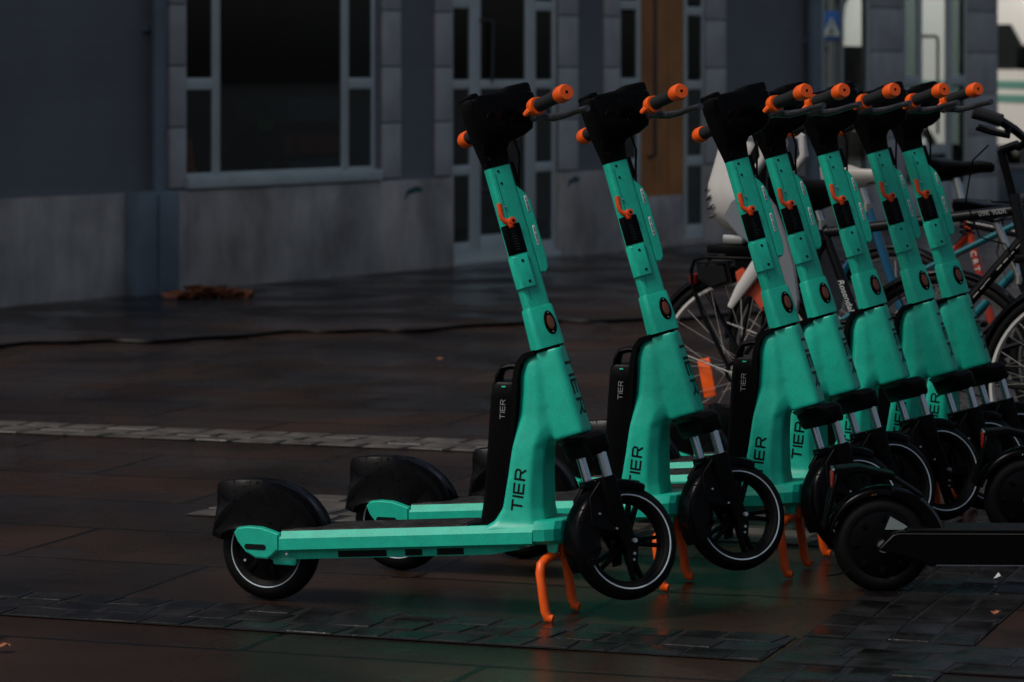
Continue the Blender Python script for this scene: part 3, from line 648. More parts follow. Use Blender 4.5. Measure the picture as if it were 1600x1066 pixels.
    mb.tube([BBv + Vector((0, -.055, 0)), BBv + e + Vector((0, -.06, 0))], [.014, .009], 10); mb.tube([BBv + Vector((0, .055, 0)), BBv - e + Vector((0, .06, 0))], [.014, .009], 10); mb.tube([BBv + Vector((0, -.06, 0)), BBv + Vector((0, .06, 0))], .010, 10); mb.obj('crank', k, t)
    for sg, q in ((-1, BBv + e), (1, BBv - e)):
        mb = B(); mb.box(q.x - .045, q.x + .045, sg * .075 - .0, sg * .075 + sg * .085, q.z - .011, q.z + .011, bev=.003) if sg > 0 else mb.box(q.x - .045, q.x + .045, -.16, -.075, q.z - .011, q.z + .011, bev=.003); mb.obj('pedal', k, t)
    mb = B()
    mb.tube([BBv + Vector((0, -.038, .088)), RH + Vector((0, -.038, .035))], .004, 6); mb.tube([BBv + Vector((0, -.038, -.088)), RH + Vector((0, -.038, -.035))], .004, 6); mb.lathe([(.028, -.041), (.038, -.041), (.038, -.035), (.028, -.035)], tuple(RH), 'Y', 24); mb.obj('chain', k, t)
    if rack:
        mb = B(); zr = wr + .385
        for sg in (-1, 1):
            mb.tube([(.27, sg * .05, zr), (.0, sg * .06, zr), (-.10, sg * .06, zr), (-.145, sg * .055, zr - .012), (-.160, sg * .05, zr - .045), (-.155, sg * .052, zr - .10), (-.11, sg * .06, zr - .20), (-.012, sg * .066, wr + .02)], .0065, 8)
            mb.tube([(.10, sg * .06, zr), (.02, sg * .066, wr + .02)], .0055, 8)
        for x in (-.12, -.02, .10, .22): mb.tube([(x, -.058, zr), (x, .058, zr)], .005, 6)
        rk = mb.obj('rack', k, t)
        mb = B(); mb.box(-.178, -.150, -.035, .035, wr + .29, wr + .325, bev=.006); mb.obj('tail_lamp', mat('bike_tail_lamp', (.3, .01, .01), .2), t)
        mb = B(); mb.prism([(-.145, wr + .365), (-.03, wr + .372), (-.01, wr + .30), (-.08, wr + .275), (-.14, wr + .31)], -.052, .052, bev=.012); mb.obj('lamp_box', M['bikeblk'], rk)
    return t, fr, stb, HT, HB, BBv, SV
hd = R(-31)
pa = at(1157, 10.8)
bk, fr, stb, HT, HB, BBv, SV = make_bike('black bicycle carrying the grey child seat, orange reflector in its rear spokes', (pa.x, pa.y, 0), hd, M['bikeblk'], M['black'], head=(.98, .93), bb=(.53, .28), seat=(.30, .84), front_x=1.20, saddle_z=.98, reflector=True, lean=0, bar_h=1.12, rise=.10, sweep=.13, fat=2.6, turn=22)
# writing on the tubes of the near bicycle
def along(p0, p1, tpos, side=-.0185, flip=False, off=0):
    d = (p1 - p0).normalized()
    if flip: d = -d
    n = Vector((0, -1, 0)); up = n.cross(d)
    P = p0 + (p1 - p0) * tpos + Vector((0, side, 0)) + up * off
    return Matrix(((d.x, up.x, n.x, P.x), (d.y, up.y, n.y, P.y), (d.z, up.z, n.z, P.z), (0, 0, 0, 1)))
text_obj('lettering', 'Rosendal', .030, M['white'], stb, along(SV, BBv, .42, -.0175) @ Matrix(((1, .25, 0, 0), (0, 1, 0, 0), (0, 0, 1, 0), (0, 0, 0, 1))))
tt0, tt1 = SV - Vector((-.01, 0, .03)), HT - Vector((-.008, 0, .03))
text_obj('lettering', '09K 900R', .024, M['btext'], fr, along(tt0, tt1, .89, -.0178))
a_, b_ = HB + Vector((0, 0, .03)), BBv; d_ = (b_ - a_).normalized(); up_ = Vector((0, -1, 0)).cross(d_)
for i in range(22):
    x0 = .02 + i * .030
    if random.random() < .85:
        o1 = random.uniform(.006, .009); q0 = a_ + d_ * x0 + up_ * o1 + Vector((0, -.0185, 0)); q1 = q0 + d_ * random.uniform(.018, .029)
        mb = B(); mb.tube([q0, q1], random.uniform(.0012, .0026), 5); mb.obj('worn_mark', M['saddle_w'], fr)
pb = at(1372, 11.5); q = Vector((math.cos(hd), math.sin(hd), 0)) * .26
bk2, fr2, stb2, HT2, HB2, BB2, SV2 = make_bike('teal bicycle with twin sloping top tubes, blue seat tube and a white saddle', (pb.x - q.x, pb.y - q.y, 0), hd, M['biketeal'], M['saddle_w'], style='mixte', head=(.88, .90), seat=(.22, .86), seat_tube_mat=M['bikeblue'], saddle_z=.99, rack=False, rim_m=M['dull'], bar_h=.90, fat=1.5)
pc = at(1497, 12.2)
bk3, fr3, stb3, HT3, HB3, BB3, SV3 = make_bike('bicycle with orange red seat tube, silver seat post and raised black saddle', (pc.x - q.x, pc.y - q.y, 0), hd, M['bikeblk'], M['black'], head=(.90, .70), seat=(.29, .80), seat_tube_mat=M['bikered'], saddle_z=1.0, rack=False, rim_m=M['dull'], bar_h=.90, fat=1.4)
text_obj('lettering', 'C R T', .032, M['white'], stb3, along(SV3, BB3, .33, -.0175))
# one more dark bicycle, front end leaving the photograph on the right
pd = at(1475, 10.75)
bk4, fr4, stb4, HT4, HB4, BB4, SV4 = make_bike('dark step through bicycle squeezed between the last scooter and the right edge', (pd.x, pd.y, 0), R(-24), M['bikeblk'], M['black'], style='mixte', head=(.88, .82), seat=(.26, .66), saddle_z=.90, rack=False, bar_h=1.02, front_x=1.08, rim_m=M['dull'])

# ---------------------------------------------------------------- child seat on the rear rack of the near bicycle
cs = thing('child_seat', 'silver grey child bicycle seat with ribbed shell and footrest, mounted over the spoked rear wheel', 'child seat', (pa.x, pa.y, 0), hd)
def shell_loft(rows):
    mb = B(); rg = []
    for (x, z, hw, dep, th) in rows:   # centre of back, half width, forward depth of the wings
        full = [(x + dep, -hw, z), (x + dep * .5, -hw * 1.03, z), (x + dep * .12, -hw * .92, z), (x - .012, -hw * .55, z), (x - .018, 0, z), (x - .012, hw * .55, z), (x + dep * .12, hw * .92, z), (x + dep * .5, hw * 1.03, z), (x + dep, hw, z)]
        inn = [(a + th * .8, b * .93, c_) for a, b, c_ in full][::-1]
        rg.append(full + inn)
    mb.rings(rg); return mb
shell_loft([(.02, .80, .09, .10, .012), (-.03, .83, .14, .15, .012), (-.055, .88, .165, .19, .012), (-.065, .93, .17, .18, .012), (-.06, .97, .165, .145, .012), (-.045, 1.02, .155, .12, .012), (-.035, 1.07, .145, .13, .012), (-.03, 1.11, .13, .14, .012), (-.02, 1.14, .10, .12, .012)]).obj('shell', M['shell'], cs, ang=60)
for i in range(4):
    z = .858 + i * .030
    for sg in (-1, 1):
        mb = B(); mb.tube([(-.002 - i * .012, sg * .166, z + .016), (-.022 - i * .009, sg * .162, z + .004), (-.040 - i * .006, sg * .143, z), (-.052, sg * .115, z + .006)], [.001, .0055, .0055, .001], 8); mb.obj('vent', M['dull'], cs)
# side wall that sweeps down into the leg guard (one per side)
for sg in (-1, 1):
    mb = B(); poly = [(.02, .86), (.09, .985), (.16, .965), (.215, .90), (.255, .80), (.285, .70), (.300, .60), (.292, .545), (.268, .540), (.235, .585), (.200, .68), (.150, .76), (.08, .80)]
    mb.prism(poly, sg * .165 - .007, sg * .165 + .007, bev=.004); lg = mb.obj('leg_guard', M['shell2'], cs)
    mb = B(); mb.tube([(.205, sg * .172, .76), (.15, sg * .178, .70), (.09, sg * .182, .62), (.055, sg * .184, .565)], [.030, .026, .020, .011], 12, sy=.55); mb.obj('footrest', M['shell'], cs)
    mb = B(); mb.prism([(.06, .68), (.085, .695), (.12, .66), (.165, .64), (.185, .58), (.16, .555), (.12, .60), (.075, .61)], sg * .150 - .012, sg * .150 + .012, bev=.006); mb.obj('foot_strap', M['redstrap'], cs)
    mb = B(); mb.tube([(.02, sg * .13, 1.135), (.10, sg * .145, 1.155), (.155, sg * .15, 1.12), (.165, sg * .15, 1.06), (.13, sg * .15, 1.01), (.10, sg * .15, .99)], [.012, .015, .016, .016, .014, .010], 12); mb.obj('head_wing', M['shell'], cs)
mb = B(); mb.prism([(-.03, .90), (.0, 1.08), (.05, 1.10), (.04, .95), (.07, .89), (.20, .875), (.22, .84), (.04, .83)], -.12, .12, bev=.012); mb.obj('padding', M['black'], cs)
mb = B(); mb.box(-.045, .035, -.05, .05, .763, .798, bev=.008); mb.obj('mount', M['silver'], cs)
mb = B(); mb.box(-.095, .12, -.065, .065, .733, .7615, bev=.005); mb.box(.0, .10, -.05, .05, .66, .7325, bev=.01); mb.obj('rack_clamp', M['black'], cs)

# ================================================================ GROUND
GE = Vector((math.cos(R(-19)), math.sin(R(-19)), 0)); GN = Vector((-GE.y, GE.x, 0))     # paving directions
def gw(s, tt, z=0): return GE * s + GN * tt + Vector((0, 0, z))
def ground_mat():
    m = bpy.data.materials.new('wet_slabs'); m.use_nodes = True; n = m.node_tree; L = n.links.new; b = n.nodes['Principled BSDF']
    tc = n.nodes.new('ShaderNodeTexCoord'); mp = n.nodes.new('ShaderNodeMapping'); mp.inputs['Rotation'].default_value = (0, 0, R(19)); L(tc.outputs['Object'], mp.inputs[0])
    # slightly wandering joints
    nd = n.nodes.new('ShaderNodeTexNoise'); nd.inputs['Scale'].default_value = 1.3; L(mp.outputs[0], nd.inputs['Vector'])
    vs = n.nodes.new('ShaderNodeVectorMath'); vs.operation = 'MULTIPLY_ADD'; L(nd.outputs['Color'], vs.inputs[0]); vs.inputs[1].default_value = (.03, .03, 0); L(mp.outputs[0], vs.inputs[2])
    bt = n.nodes.new('ShaderNodeTexBrick'); L(vs.outputs[0], bt.inputs['Vector']); bt.inputs['Scale'].default_value = 1
    bt.inputs['Brick Width'].default_value = 1.2; bt.inputs['Row Height'].default_value = .57; bt.inputs['Mortar Size'].default_value = .015; bt.inputs['Mortar Smooth'].default_value = .7; bt.offset = .5
    bt.inputs['Color1'].default_value = (.032, .017, .011, 1); bt.inputs['Color2'].default_value = (.018, .0125, .0105, 1); bt.inputs['Mortar'].default_value = (.006, .004, .003, 1)
    nz = n.nodes.new('ShaderNodeTexNoise'); nz.inputs['Scale'].default_value = 1.1; nz.inputs['Detail'].default_value = 8; L(tc.outputs['Object'], nz.inputs['Vector'])
    r1 = n.nodes.new('ShaderNodeMapRange'); r1.inputs[1].default_value = .35; r1.inputs[2].default_value = .65; r1.inputs[3].default_value = .5; r1.inputs[4].default_value = 1.6; L(nz.outputs[0], r1.inputs[0])
    fine = n.nodes.new('ShaderNodeTexNoise'); fine.inputs['Scale'].default_value = 160; fine.inputs['Detail'].default_value = 3; L(tc.outputs['Object'], fine.inputs['Vector'])
    r2 = n.nodes.new('ShaderNodeMapRange'); r2.inputs[1].default_value = .3; r2.inputs[2].default_value = .7; r2.inputs[3].default_value = .6; r2.inputs[4].default_value = 1.4; L(fine.outputs[0], r2.inputs[0])
    mm = n.nodes.new('ShaderNodeMath'); mm.operation = 'MULTIPLY'; L(r1.outputs[0], mm.inputs[0]); L(r2.outputs[0], mm.inputs[1])
    sc = n.nodes.new('ShaderNodeVectorMath'); sc.operation = 'SCALE'; L(bt.outputs['Color'], sc.inputs[0]); L(mm.outputs[0], sc.inputs['Scale']); L(sc.outputs[0], b.inputs['Base Color'])
    # puddling: smooth wet film against rougher stone
    pz = n.nodes.new('ShaderNodeTexNoise'); pz.inputs['Scale'].default_value = 1.6; pz.inputs['Detail'].default_value = 5; pz.inputs['Roughness'].default_value = .6; L(mp.outputs[0], pz.inputs['Vector'])
    rp = n.nodes.new('ShaderNodeMapRange'); rp.inputs[1].default_value = .45; rp.inputs[2].default_value = .56; rp.inputs[3].default_value = .34; rp.inputs[4].default_value = .07; L(pz.outputs[0], rp.inputs[0]); L(rp.outputs[0], b.inputs['Roughness'])
    b.inputs['Specular IOR Level'].default_value = .22
    h1 = n.nodes.new('ShaderNodeMath'); h1.operation = 'MULTIPLY'; L(bt.outputs['Fac'], h1.inputs[0]); h1.inputs[1].default_value = -1.2
    h2 = n.nodes.new('ShaderNodeMath'); h2.operation = 'MULTIPLY_ADD'; L(fine.outputs[0], h2.inputs[0]); h2.inputs[1].default_value = .6; L(h1.outputs[0], h2.inputs[2])
    h3 = n.nodes.new('ShaderNodeMath'); h3.operation = 'MULTIPLY_ADD'; L(nz.outputs[0], h3.inputs[0]); h3.inputs[1].default_value = .8; L(h2.outputs[0], h3.inputs[2])
    bp = n.nodes.new('ShaderNodeBump'); bp.inputs['Strength'].default_value = .55; bp.inputs['Distance'].default_value = .004; L(h3.outputs[0], bp.inputs['Height']); L(bp.outputs[0], b.inputs['Normal'])
    return m
mb = B(); mb.add([(-400, -200, 0), (400, -200, 0), (400, 900, 0), (-400, 900, 0)], [[0, 1, 2, 3]]); gnd = mb.obj('ground', ground_mat()); tag(gnd, 'wet dark paving slabs of the square', kind='structure')
M['sett'] = mat('sett_stone', (.013, .012, .0125), .27, spec=.35, var=.5, vscale=9, bump=.6, bscale=120, rvar=.14)
M['sett_l'] = mat('pale_sett_stone', (.085, .074, .065), .42, var=.35, vscale=9, bump=.6, bscale=120, rvar=.15)
M['joint'] = mat('sett_joint', (.007, .006, .006), .6)
def setts(name, s0, s1, t0, t1, a, b_, m, label, gap=.010, along_s=True, z=.004, seed=1):
    rnd = random.Random(seed); mb = B()
    mj = B(); mj.add([gw(s0, t0, z - .001), gw(s1, t0, z - .001), gw(s1, t1, z - .001), gw(s0, t1, z - .001)], [[0, 1, 2, 3]])
    rows = max(1, round((t1 - t0) / b_)) if along_s else max(1, round((s1 - s0) / b_))
    for r in range(rows):
        if along_s: c0 = t0 + r * (t1 - t0) / rows; c1 = t0 + (r + 1) * (t1 - t0) / rows; p, pe = s0, s1
        else: c0 = s0 + r * (s1 - s0) / rows; c1 = s0 + (r + 1) * (s1 - s0) / rows; p, pe = t0, t1
        p -= rnd.random() * a * .5; first = True
        while p < pe - .02:
            q = min(pe, p + a * rnd.uniform(.8, 1.2)); pp = max(p, t0 if not along_s else s0)
            if q - pp > .03:
                g = gap / 2; gx = g + rnd.uniform(.0, .012); h = z + rnd.uniform(.001, .003); tl = [rnd.uniform(-.001, .001) for _ in range(4)]
                if along_s: sk = rnd.uniform(-.004, .012); cs_ = [(pp + gx - sk, c0 + g), (q - gx - sk, c0 + g), (q - gx + sk, c1 - g), (pp + gx + sk, c1 - g)]
                else: cs_ = [(c0 + g, pp + g), (c1 - g, pp + g), (c1 - g, q - g), (c0 + g, q - g)]
                mx_, my_ = sum(x for x, _ in cs_) / 4, sum(y for _, y in cs_) / 4
                jit = [(x + rnd.uniform(-.005, .005), y + rnd.uniform(-.005, .005)) for x, y in cs_]
                lo = [gw(x, y, z - .002) for x, y in jit]; mid = [gw(x, y, h - .0015) for x, y in jit]
                hi = [gw(mx_ + (x - mx_) * .96, my_ + (y - my_) * .96, h + tl[i]) for i, (x, y) in enumerate(jit)]
                mb.rings([lo, mid, hi])
            p = q
    o = mj.obj(name, M['joint']); tag(o, label, kind='structure'); s_ = mb.obj('sett_stones', m, o, ang=25); return o
setts('paving_strip', -6.5, -1.84, 7.07, 7.41, .13, .115, M['sett'], 'dark sett strip across the foreground', seed=2)
setts('paving_strip', -1.82, 2.5, 7.07, 7.41, .20, .115, M['sett'], 'dark sett strip at the lower right', seed=3)
setts('paving_strip', -1.83, -1.42, 3.5, 7.06, .20, .10, M['sett'], 'sett strip running towards the camera', along_s=False, seed=4)
setts('paving_strip', -1.83, -1.42, 7.42, 10.6, .20, .10, M['sett'], 'sett strip under the scooters', along_s=False, seed=5)
setts('paving_strip', -9.5, 6.5, 10.68, 11.02, .17, .115, M['sett_l'], 'pale sett strip beyond the scooters', seed=6)
setts('paving_strip', -4.1, -1.84, 8.86, 9.42, .24, .14, M['sett_l'], 'pale sett patch behind the rear wheels', seed=8, gap=.022)
# black cable on the paving
mb = B(); pts = []
for i in range(60):
    px = -200 + i * 24; py = 544 - .043 * px + 2.5 * math.sin(i * .4) + 1.2 * math.sin(i * 1.1)
    D = FPX * CAMZ / (py - YH); p = at(px, D); pts.append((p.x, p.y, .008))
mb.tube(pts, .011, 6); c_ = mb.obj('cable', M['black']); tag(c_, 'thin black cable lying across the wet paving between scooters and building', 'cable')
# wet leaves and scraps
M['leaf'] = mat('brown_leaf', (.34, .12, .05), .6, var=.3, vscale=30)
def leaf_pile(loc, n, w_, h_, label, seed):
    rnd = random.Random(seed); mb = B()
    for i in range(n):
        a = rnd.uniform(0, 6.28); s = rnd.uniform(.05, .12); ox = rnd.uniform(-w_, w_); m2 = Matrix.Translation((ox, rnd.uniform(-.12, .12), rnd.uniform(.012, h_) * (1 - abs(ox) / w_ * .8))) @ Matrix.Rotation(a, 4, 'Z') @ Matrix.Rotation(rnd.uniform(-.6, .6), 4, 'X')
        pts = [(s * 1.3, 0, .02), (s * .6, s * .5, -.01), (0, s * .35, .01), (-s * .7, s * .5, .0), (-s, 0, .015), (-s * .6, -s * .5, 0), (0, -s * .3, .02), (s * .6, -s * .5, 0)]
        mb.add([(0, 0, 0)] + pts, [[0, j + 1, (j + 1) % 8 + 1] for j in range(8)], m2)
    o = mb.obj('leaf_litter', M['leaf']); o.location = loc; o.rotation_euler = (0, 0, R(30)); tag(o, label, 'leaves'); return o
p = at(330, 19.35); leaf_pile((p.x, p.y, 0), 60, .20, .045, 'small heap of brown wet leaves at the foot of the wall beside the drainpipe', 3)
rnd = random.Random(5)
for px, py, s in ((1560, 911, .013),):
    D = FPX * CAMZ / (py - YH); p = at(px, D); mb = B(); mb.add([(-s, 0, .012), (0, s * .7, .016), (s, .2 * s, .013), (.4 * s, -.6 * s, .02), (-.5 * s, -.4 * s, .014), (0, 0, .028)], [[0, 5, 1], [1, 5, 2], [2, 5, 3], [3, 5, 4], [4, 5, 0]])
    o = mb.obj('paper_scrap', M['white']); o.location = (p.x, p.y, 0); tag(o, 'tiny white paper scrap on the dark setts below the black deck', 'litter')
LP = [(315, 566, .045, 'dark leaf lying flat on the slabs left of the scooters'), (940, 512, .05, 'dark leaf on the paving right of the first stem'), (3, 1020, .018, 'tiny pale leaf at the left edge of the foreground'), (688, 566, .016, 'tiny orange leaf fleck beyond the first scooter'), (1556, 968, .012, 'tiny tan leaf fleck on the setts at the lower right')]
for px, py, s, lab in LP:
    D = FPX * CAMZ / (py - YH); p = at(px, D); mb = B(); k_ = 9
    mb.add([(0, 0, .022 if s > .03 else .014)] + [(s * (1 + .35 * (j % 2)) * math.cos(j * 2 * math.pi / k_), s * (1 + .35 * (j % 2)) * .7 * math.sin(j * 2 * math.pi / k_), .008 + .004 * (j % 3)) for j in range(k_)], [[0, j + 1, (j + 1) % k_ + 1] for j in range(k_)])
    o = mb.obj('fallen_leaf', M['leaf'] if s < .03 else M['joint']); o.location = (p.x, p.y, .006); tag(o, lab, 'leaf')

# ================================================================ BUILDING
WA = Vector((.544, .839, 0)); W0 = Vector((-2.95, 18.5, 0)); wang = math.atan2(.839, .544)
def S(px):
    k_ = (px - 800) / FPX; return (k_ * 18.5 + 2.95) / (.544 - .839 * k_)
def DW(px): return 18.5 + .839 * S(px)
def Z(px, py): return CAMZ - (py - YH) * DW(px) / FPX
M['wall'] = mat('grey_render', (.19, .195, .215), .8, var=.12, vscale=1.2, bump=.4, bscale=60)
wn = M['wall'].node_tree; wv = wn.nodes.new('ShaderNodeTexWave'); wv.bands_direction = 'Z'; wv.inputs['Scale'].default_value = 3.2; wv.inputs['Distortion'].default_value = .3
wtc = wn.nodes.new('ShaderNodeTexCoord'); wn.links.new(wtc.outputs['Object'], wv.inputs['Vector']); wb_ = wn.nodes.new('ShaderNodeBump'); wb_.inputs['Strength'].default_value = .06; wb_.inputs['Distance'].default_value = .01
wn.links.new(wv.outputs[0], wb_.inputs['Height']); wn.links.new(wb_.outputs[0], wn.nodes['Principled BSDF'].inputs['Normal'])
M['plinth'] = mat('concrete_plinth', (.50, .46, .42), .8, var=.32, vscale=2.2, bump=.5, bscale=30)
def streaks(m, col):
    n = m.node_tree; L = n.links.new; tc = n.nodes.new('ShaderNodeTexCoord'); mp = n.nodes.new('ShaderNodeMapping'); mp.inputs['Scale'].default_value = (3.2, 3.2, 1.1); L(tc.outputs['Object'], mp.inputs[0])
    nz = n.nodes.new('ShaderNodeTexNoise'); nz.inputs['Scale'].default_value = 1; nz.inputs['Detail'].default_value = 7; nz.inputs['Roughness'].default_value = .7; L(mp.outputs[0], nz.inputs['Vector'])
    r = n.nodes.new('ShaderNodeMapRange'); r.inputs[1].default_value = .35; r.inputs[2].default_value = .65; r.inputs[3].default_value = .68; r.inputs[4].default_value = 1.12; L(nz.outputs[0], r.inputs[0])
    b = n.nodes['Principled BSDF']; src = b.inputs['Base Color'].links[0].from_socket
    sc = n.nodes.new('ShaderNodeVectorMath'); sc.operation = 'SCALE'; L(src, sc.inputs[0]); L(r.outputs[0], sc.inputs['Scale']); L(sc.outputs[0], b.inputs['Base Color'])
streaks(M['plinth'], None)
M['quoin'] = mat('grey_stone_blocks', (.52, .51, .50), .75, var=.14, vscale=4, bump=.4, bscale=50)
M['frame'] = mat('pale_grey_window_frame', (.60, .66, .64), .45, var=.08, vscale=3)
M['pipe'] = mat('blue_grey_drainpipe', (.15, .20, .24), .4, var=.2, vscale=3)
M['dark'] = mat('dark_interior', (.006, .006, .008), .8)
M['wood'] = mat('varnished_wood_door', (.50, .19, .045), .45, var=.25, vscale=3)
M['glass'] = glass_mat('window_glass', (.62, .68, .68), .8); M['glass2'] = glass_mat('clear_glass', (.9, .95, .95), .7); M['glass3'] = glass_mat('tinted_glass', (.42, .50, .50), 1.0)
bld = thing('building', 'grey rendered building with concrete plinth, stone window surrounds and glazed doors along the square', 'building', tuple(W0), wang)
def seg(name, m, p0, p1, y0, y1, z0, z1, par=bld, bev=.0, isS=False):
    a, b_ = (p0, p1) if isS else (S(p0), S(p1)); mb = B(); mb.box(a, b_, y0, y1, z0, z1, bev=bev); return mb.obj(name, m, par)
PL = .62; TOP = 6.5; LT = 3.1
mb = B(); wallseg = [(S(-900), S(288)), (S(587), S(704)), (S(871), S(967)), (S(1101), S(1284))]
# local y grows INTO the building
for a, b_ in wallseg: mb.box(a, b_, .0, .30, PL, TOP)
for a, b_ in ((S(288), S(587)), (S(704), S(871)), (S(967), S(1101))): mb.box(a + .0005, b_ - .0005, .001, .299, LT, TOP - .001)
mb.box(S(1284) + .001, S(1558), .001, .299, LT, TOP - .001)
mb.obj('wall', M['wall'], bld)
for a, b_ in wallseg:
    mb = B(); mb.box(a + (.002 if a > -5 else 0), b_ - .002, -.03, .30, -.05, PL - .001, bev=.006); mb.obj('plinth', M['plinth'], bld)
mb = B(); mb.box(S(288), S(587), -.028, .28, -.05, .615, bev=.006); mb.obj('plinth', M['plinth'], bld)
mb = B(); mb.box(S(-900), S(1558) + .3, -.3, 8, TOP + .001, TOP + .35); mb.obj('roof', M['plinth'], bld)
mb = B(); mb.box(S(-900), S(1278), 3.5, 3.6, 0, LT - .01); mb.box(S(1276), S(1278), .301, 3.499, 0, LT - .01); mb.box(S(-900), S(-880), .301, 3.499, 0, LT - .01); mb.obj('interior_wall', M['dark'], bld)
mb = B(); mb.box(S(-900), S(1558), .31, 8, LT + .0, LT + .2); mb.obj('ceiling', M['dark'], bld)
def quoin(p0, p1, pr=.022, zb=.63):
    a, b_ = S(p0), S(p1); mb = B(); z = zb
    while z < 4.5: mb.box(a, b_, -pr, .05, z + .004, z + .376, bev=.006); z += .38
    mb.obj('stone_surround', M['quoin'], bld)
    mb = B(); mb.box(a + .004, b_ - .004, -pr + .010, .04, zb, 4.4); mb.obj('surround_joint', M['joint'], bld)
for a, b_ in ((262, 287.5), (596, 623), (679, 703.5), (872, 900), (943, 966.5), (1102, 1131), (1361, 1410), (1513, 1556)): quoin(a, b_, zb=.63 if a < 1300 else .02)
for a, b_ in ((1361, 1410), (1513, 1556)): seg('pilaster', M['plinth'], a + 1, b_ - 1, .055, .10, 0, LT - .001)
def frames(name, rects, m, label=None, y0=.004, y1=.028):
    mb = B()
    for (a, b_, z0, z1) in rects: mb.box(S(a), S(b_), y0, y1, z0, z1, bev=.004)
    return mb.obj(name, m, bld)
def pane(par, a, b_, z0, z1, m, y=.016):
    mb = B(); mb.box(S(a), S(b_), y - .003, y + .003, z0, z1); return mb.obj('pane', m, par)
# big shop window
zs = .66; tz0, tz1 = 1.24, 1.315
wf = frames('window', [(288, 292, zs + .04, LT), (333, 345, zs + .04, LT), (535, 546, zs + .04, LT), (582, 587, zs + .04, LT), (292.1, 581.9, .698, .722), (292.1, 332.9, tz0, tz1), (546.1, 581.9, tz0, tz1)], M['frame'])
mb = B(); mb.box(S(287.6), S(590), -.05, .14, .625, .699, bev=.008)
for px in (300, 350, 440, 520, 572): mb.box(S(px), S(px + 6), -.053, -.04, .665, .690)
mb.obj('sill', M['frame'], wf)
for a, b_, z0, z1 in ((292, 333, .70, tz0), (292, 333, tz1, LT), (345, 535, .70, LT), (546, 582, .70, tz0), (546, 582, tz1, LT)): pane(wf, a, b_, z0, z1, M['glass'])
# glazed double door
df = frames('door', [(705, 709, .05, LT), (735, 752, .05, LT), (822, 838, .05, LT), (864, 870, .05, LT), (709.1, 734.9, 1.235, 1.30), (709.1, 734.9, .63, .70), (709.1, 734.9, 1.80, 1.87), (838.1, 863.9, 1.235, 1.30), (838.1, 863.9, .63, .70), (838.1, 863.9, 1.80, 1.87),
                      (709.1, 734.9, .05, .16), (838.1, 863.9, .05, .13), (752.1, 821.9, 1.235, 1.30), (752.1, 821.9, .05, .20), (752.1, 821.9, 2.1, 2.17)], M['frame'])
mb = B(); mb.box(S(704.5), S(870.5), -.04, .16, .0, .048, bev=.005); mb.obj('threshold', M['frame'], df)
for a, b_ in ((709, 735), (838, 864)):
    for z0, z1 in ((.14, .63), (.70, 1.235), (1.30, 1.80), (1.87, LT)): pane(df, a, b_, z0, z1, M['glass'])
pane(df, 752, 822, .20, 1.235, M['glass']); pane(df, 752, 822, 1.30, 2.1, M['glass'])
mb = B(); sx_ = S(765); mb.tube([(sx_ - .12, .06, 1.72), (sx_ - .12, .0, 1.72), (sx_ + .03, -.01, 1.72), (sx_ + .03, .0, 1.28)], .011, 8); mb.obj('handle', M['dull'], df); mb = B(); mb.tube([(sx_ - .12, .055, .52), (sx_ - .10, .0, .52), (sx_ + .03, .0, .52)], .012, 8); mb.obj('handle', M['dull'], df)
# entrance with wooden door
d2 = frames('door', [(967.5, 971, .05, LT), (996, 1002, .05, LT), (1071, 1075, .05, LT), (1098, 1101, .05, LT), (971.1, 995.9, 1.24, 1.31), (971.1, 995.9, 1.83, 1.90), (971.1, 995.9, .62, .70), (1075.1, 1097.9, 1.22, 1.29), (1075.1, 1097.9, 1.80, 1.87), (1075.1, 1097.9, .62, .70), (971.1, 995.9, .05, .16), (1075.1, 1097.9, .05, .16)], M['frame'])
for a, b_ in ((971, 996), (1075, 1098)):
    for z0, z1 in ((.16, .62), (.70, 1.235), (1.31, 1.81), (1.90, LT)): pane(d2, a, b_, z0, z1, M['glass'])
mb = B(); mb.box(S(1002.2), S(1070.8), .020, .07, .40, LT); 
for px in (1024, 1047): mb.box(S(px), S(px + 1.5), .014, .02, .42, LT - .02)
wd = mb.obj('door_leaf', M['wood'], d2)
mb = B(); mb.box(S(1002.2), S(1070.8), .008, .075, .05, .399, bev=.005); mb.obj('kick_plate', M['plinth'], d2)
mb = B(); mb.tube([(S(1017), .015, .70), (S(1017), -.04, .72), (S(1017), -.04, 2.3), (S(1017), .015, 2.32)], .016, 8); mb.obj('handle', M['dull'], d2)
mb = B(); mb.box(S(967.2), S(1101), -.06, .16, .0, .048, bev=.005); mb.obj('threshold', M['plinth'], d2)
# window and glazed door near the corner: one looks through to the street
w3 = frames('window', [(1285, 1289, .40, LT), (1356, 1360.5, .40, LT), (1289.1, 1355.9, .40, .47), (1289.1, 1355.9, 1.02, 1.08), (1316, 1319, 1.081, LT)], M['frame'])
pane(w3, 1289, 1316, 1.08, LT, M['glass2']); pane(w3, 1319, 1356, 1.08, LT, M['glass2']); pane(w3, 1289, 1356, .47, 1.02, M['glass'])
mb = B(); mb.box(S(1285), S(1360), -.02, .28, .0, .399, bev=.01); mb.obj('plinth', M['plinth'], bld)
d3 = frames('door', [(1411, 1416, .03, LT), (1435, 1442, .03, LT), (1480, 1488, .03, LT), (1508, 1512.5, .03, LT), (1416.1, 1434.9, 1.24, 1.33), (1488.1, 1507.9, 1.24, 1.33), (1416.1, 1434.9, .03, .35), (1488.1, 1507.9, .03, .35), (1442.1, 1479.9, .03, .40), (1442.1, 1479.9, .62, .70)], M['frame'])
for a, b_ in ((1416, 1435), (1488, 1508)):
    for z0, z1 in ((.35, 1.24), (1.33, LT)): pane(d3, a, b_, z0, z1, M['glass3'])
pane(d3, 1442, 1480, .40, .62, M['glass2']); pane(d3, 1442, 1480, .70, LT, M['glass2'])
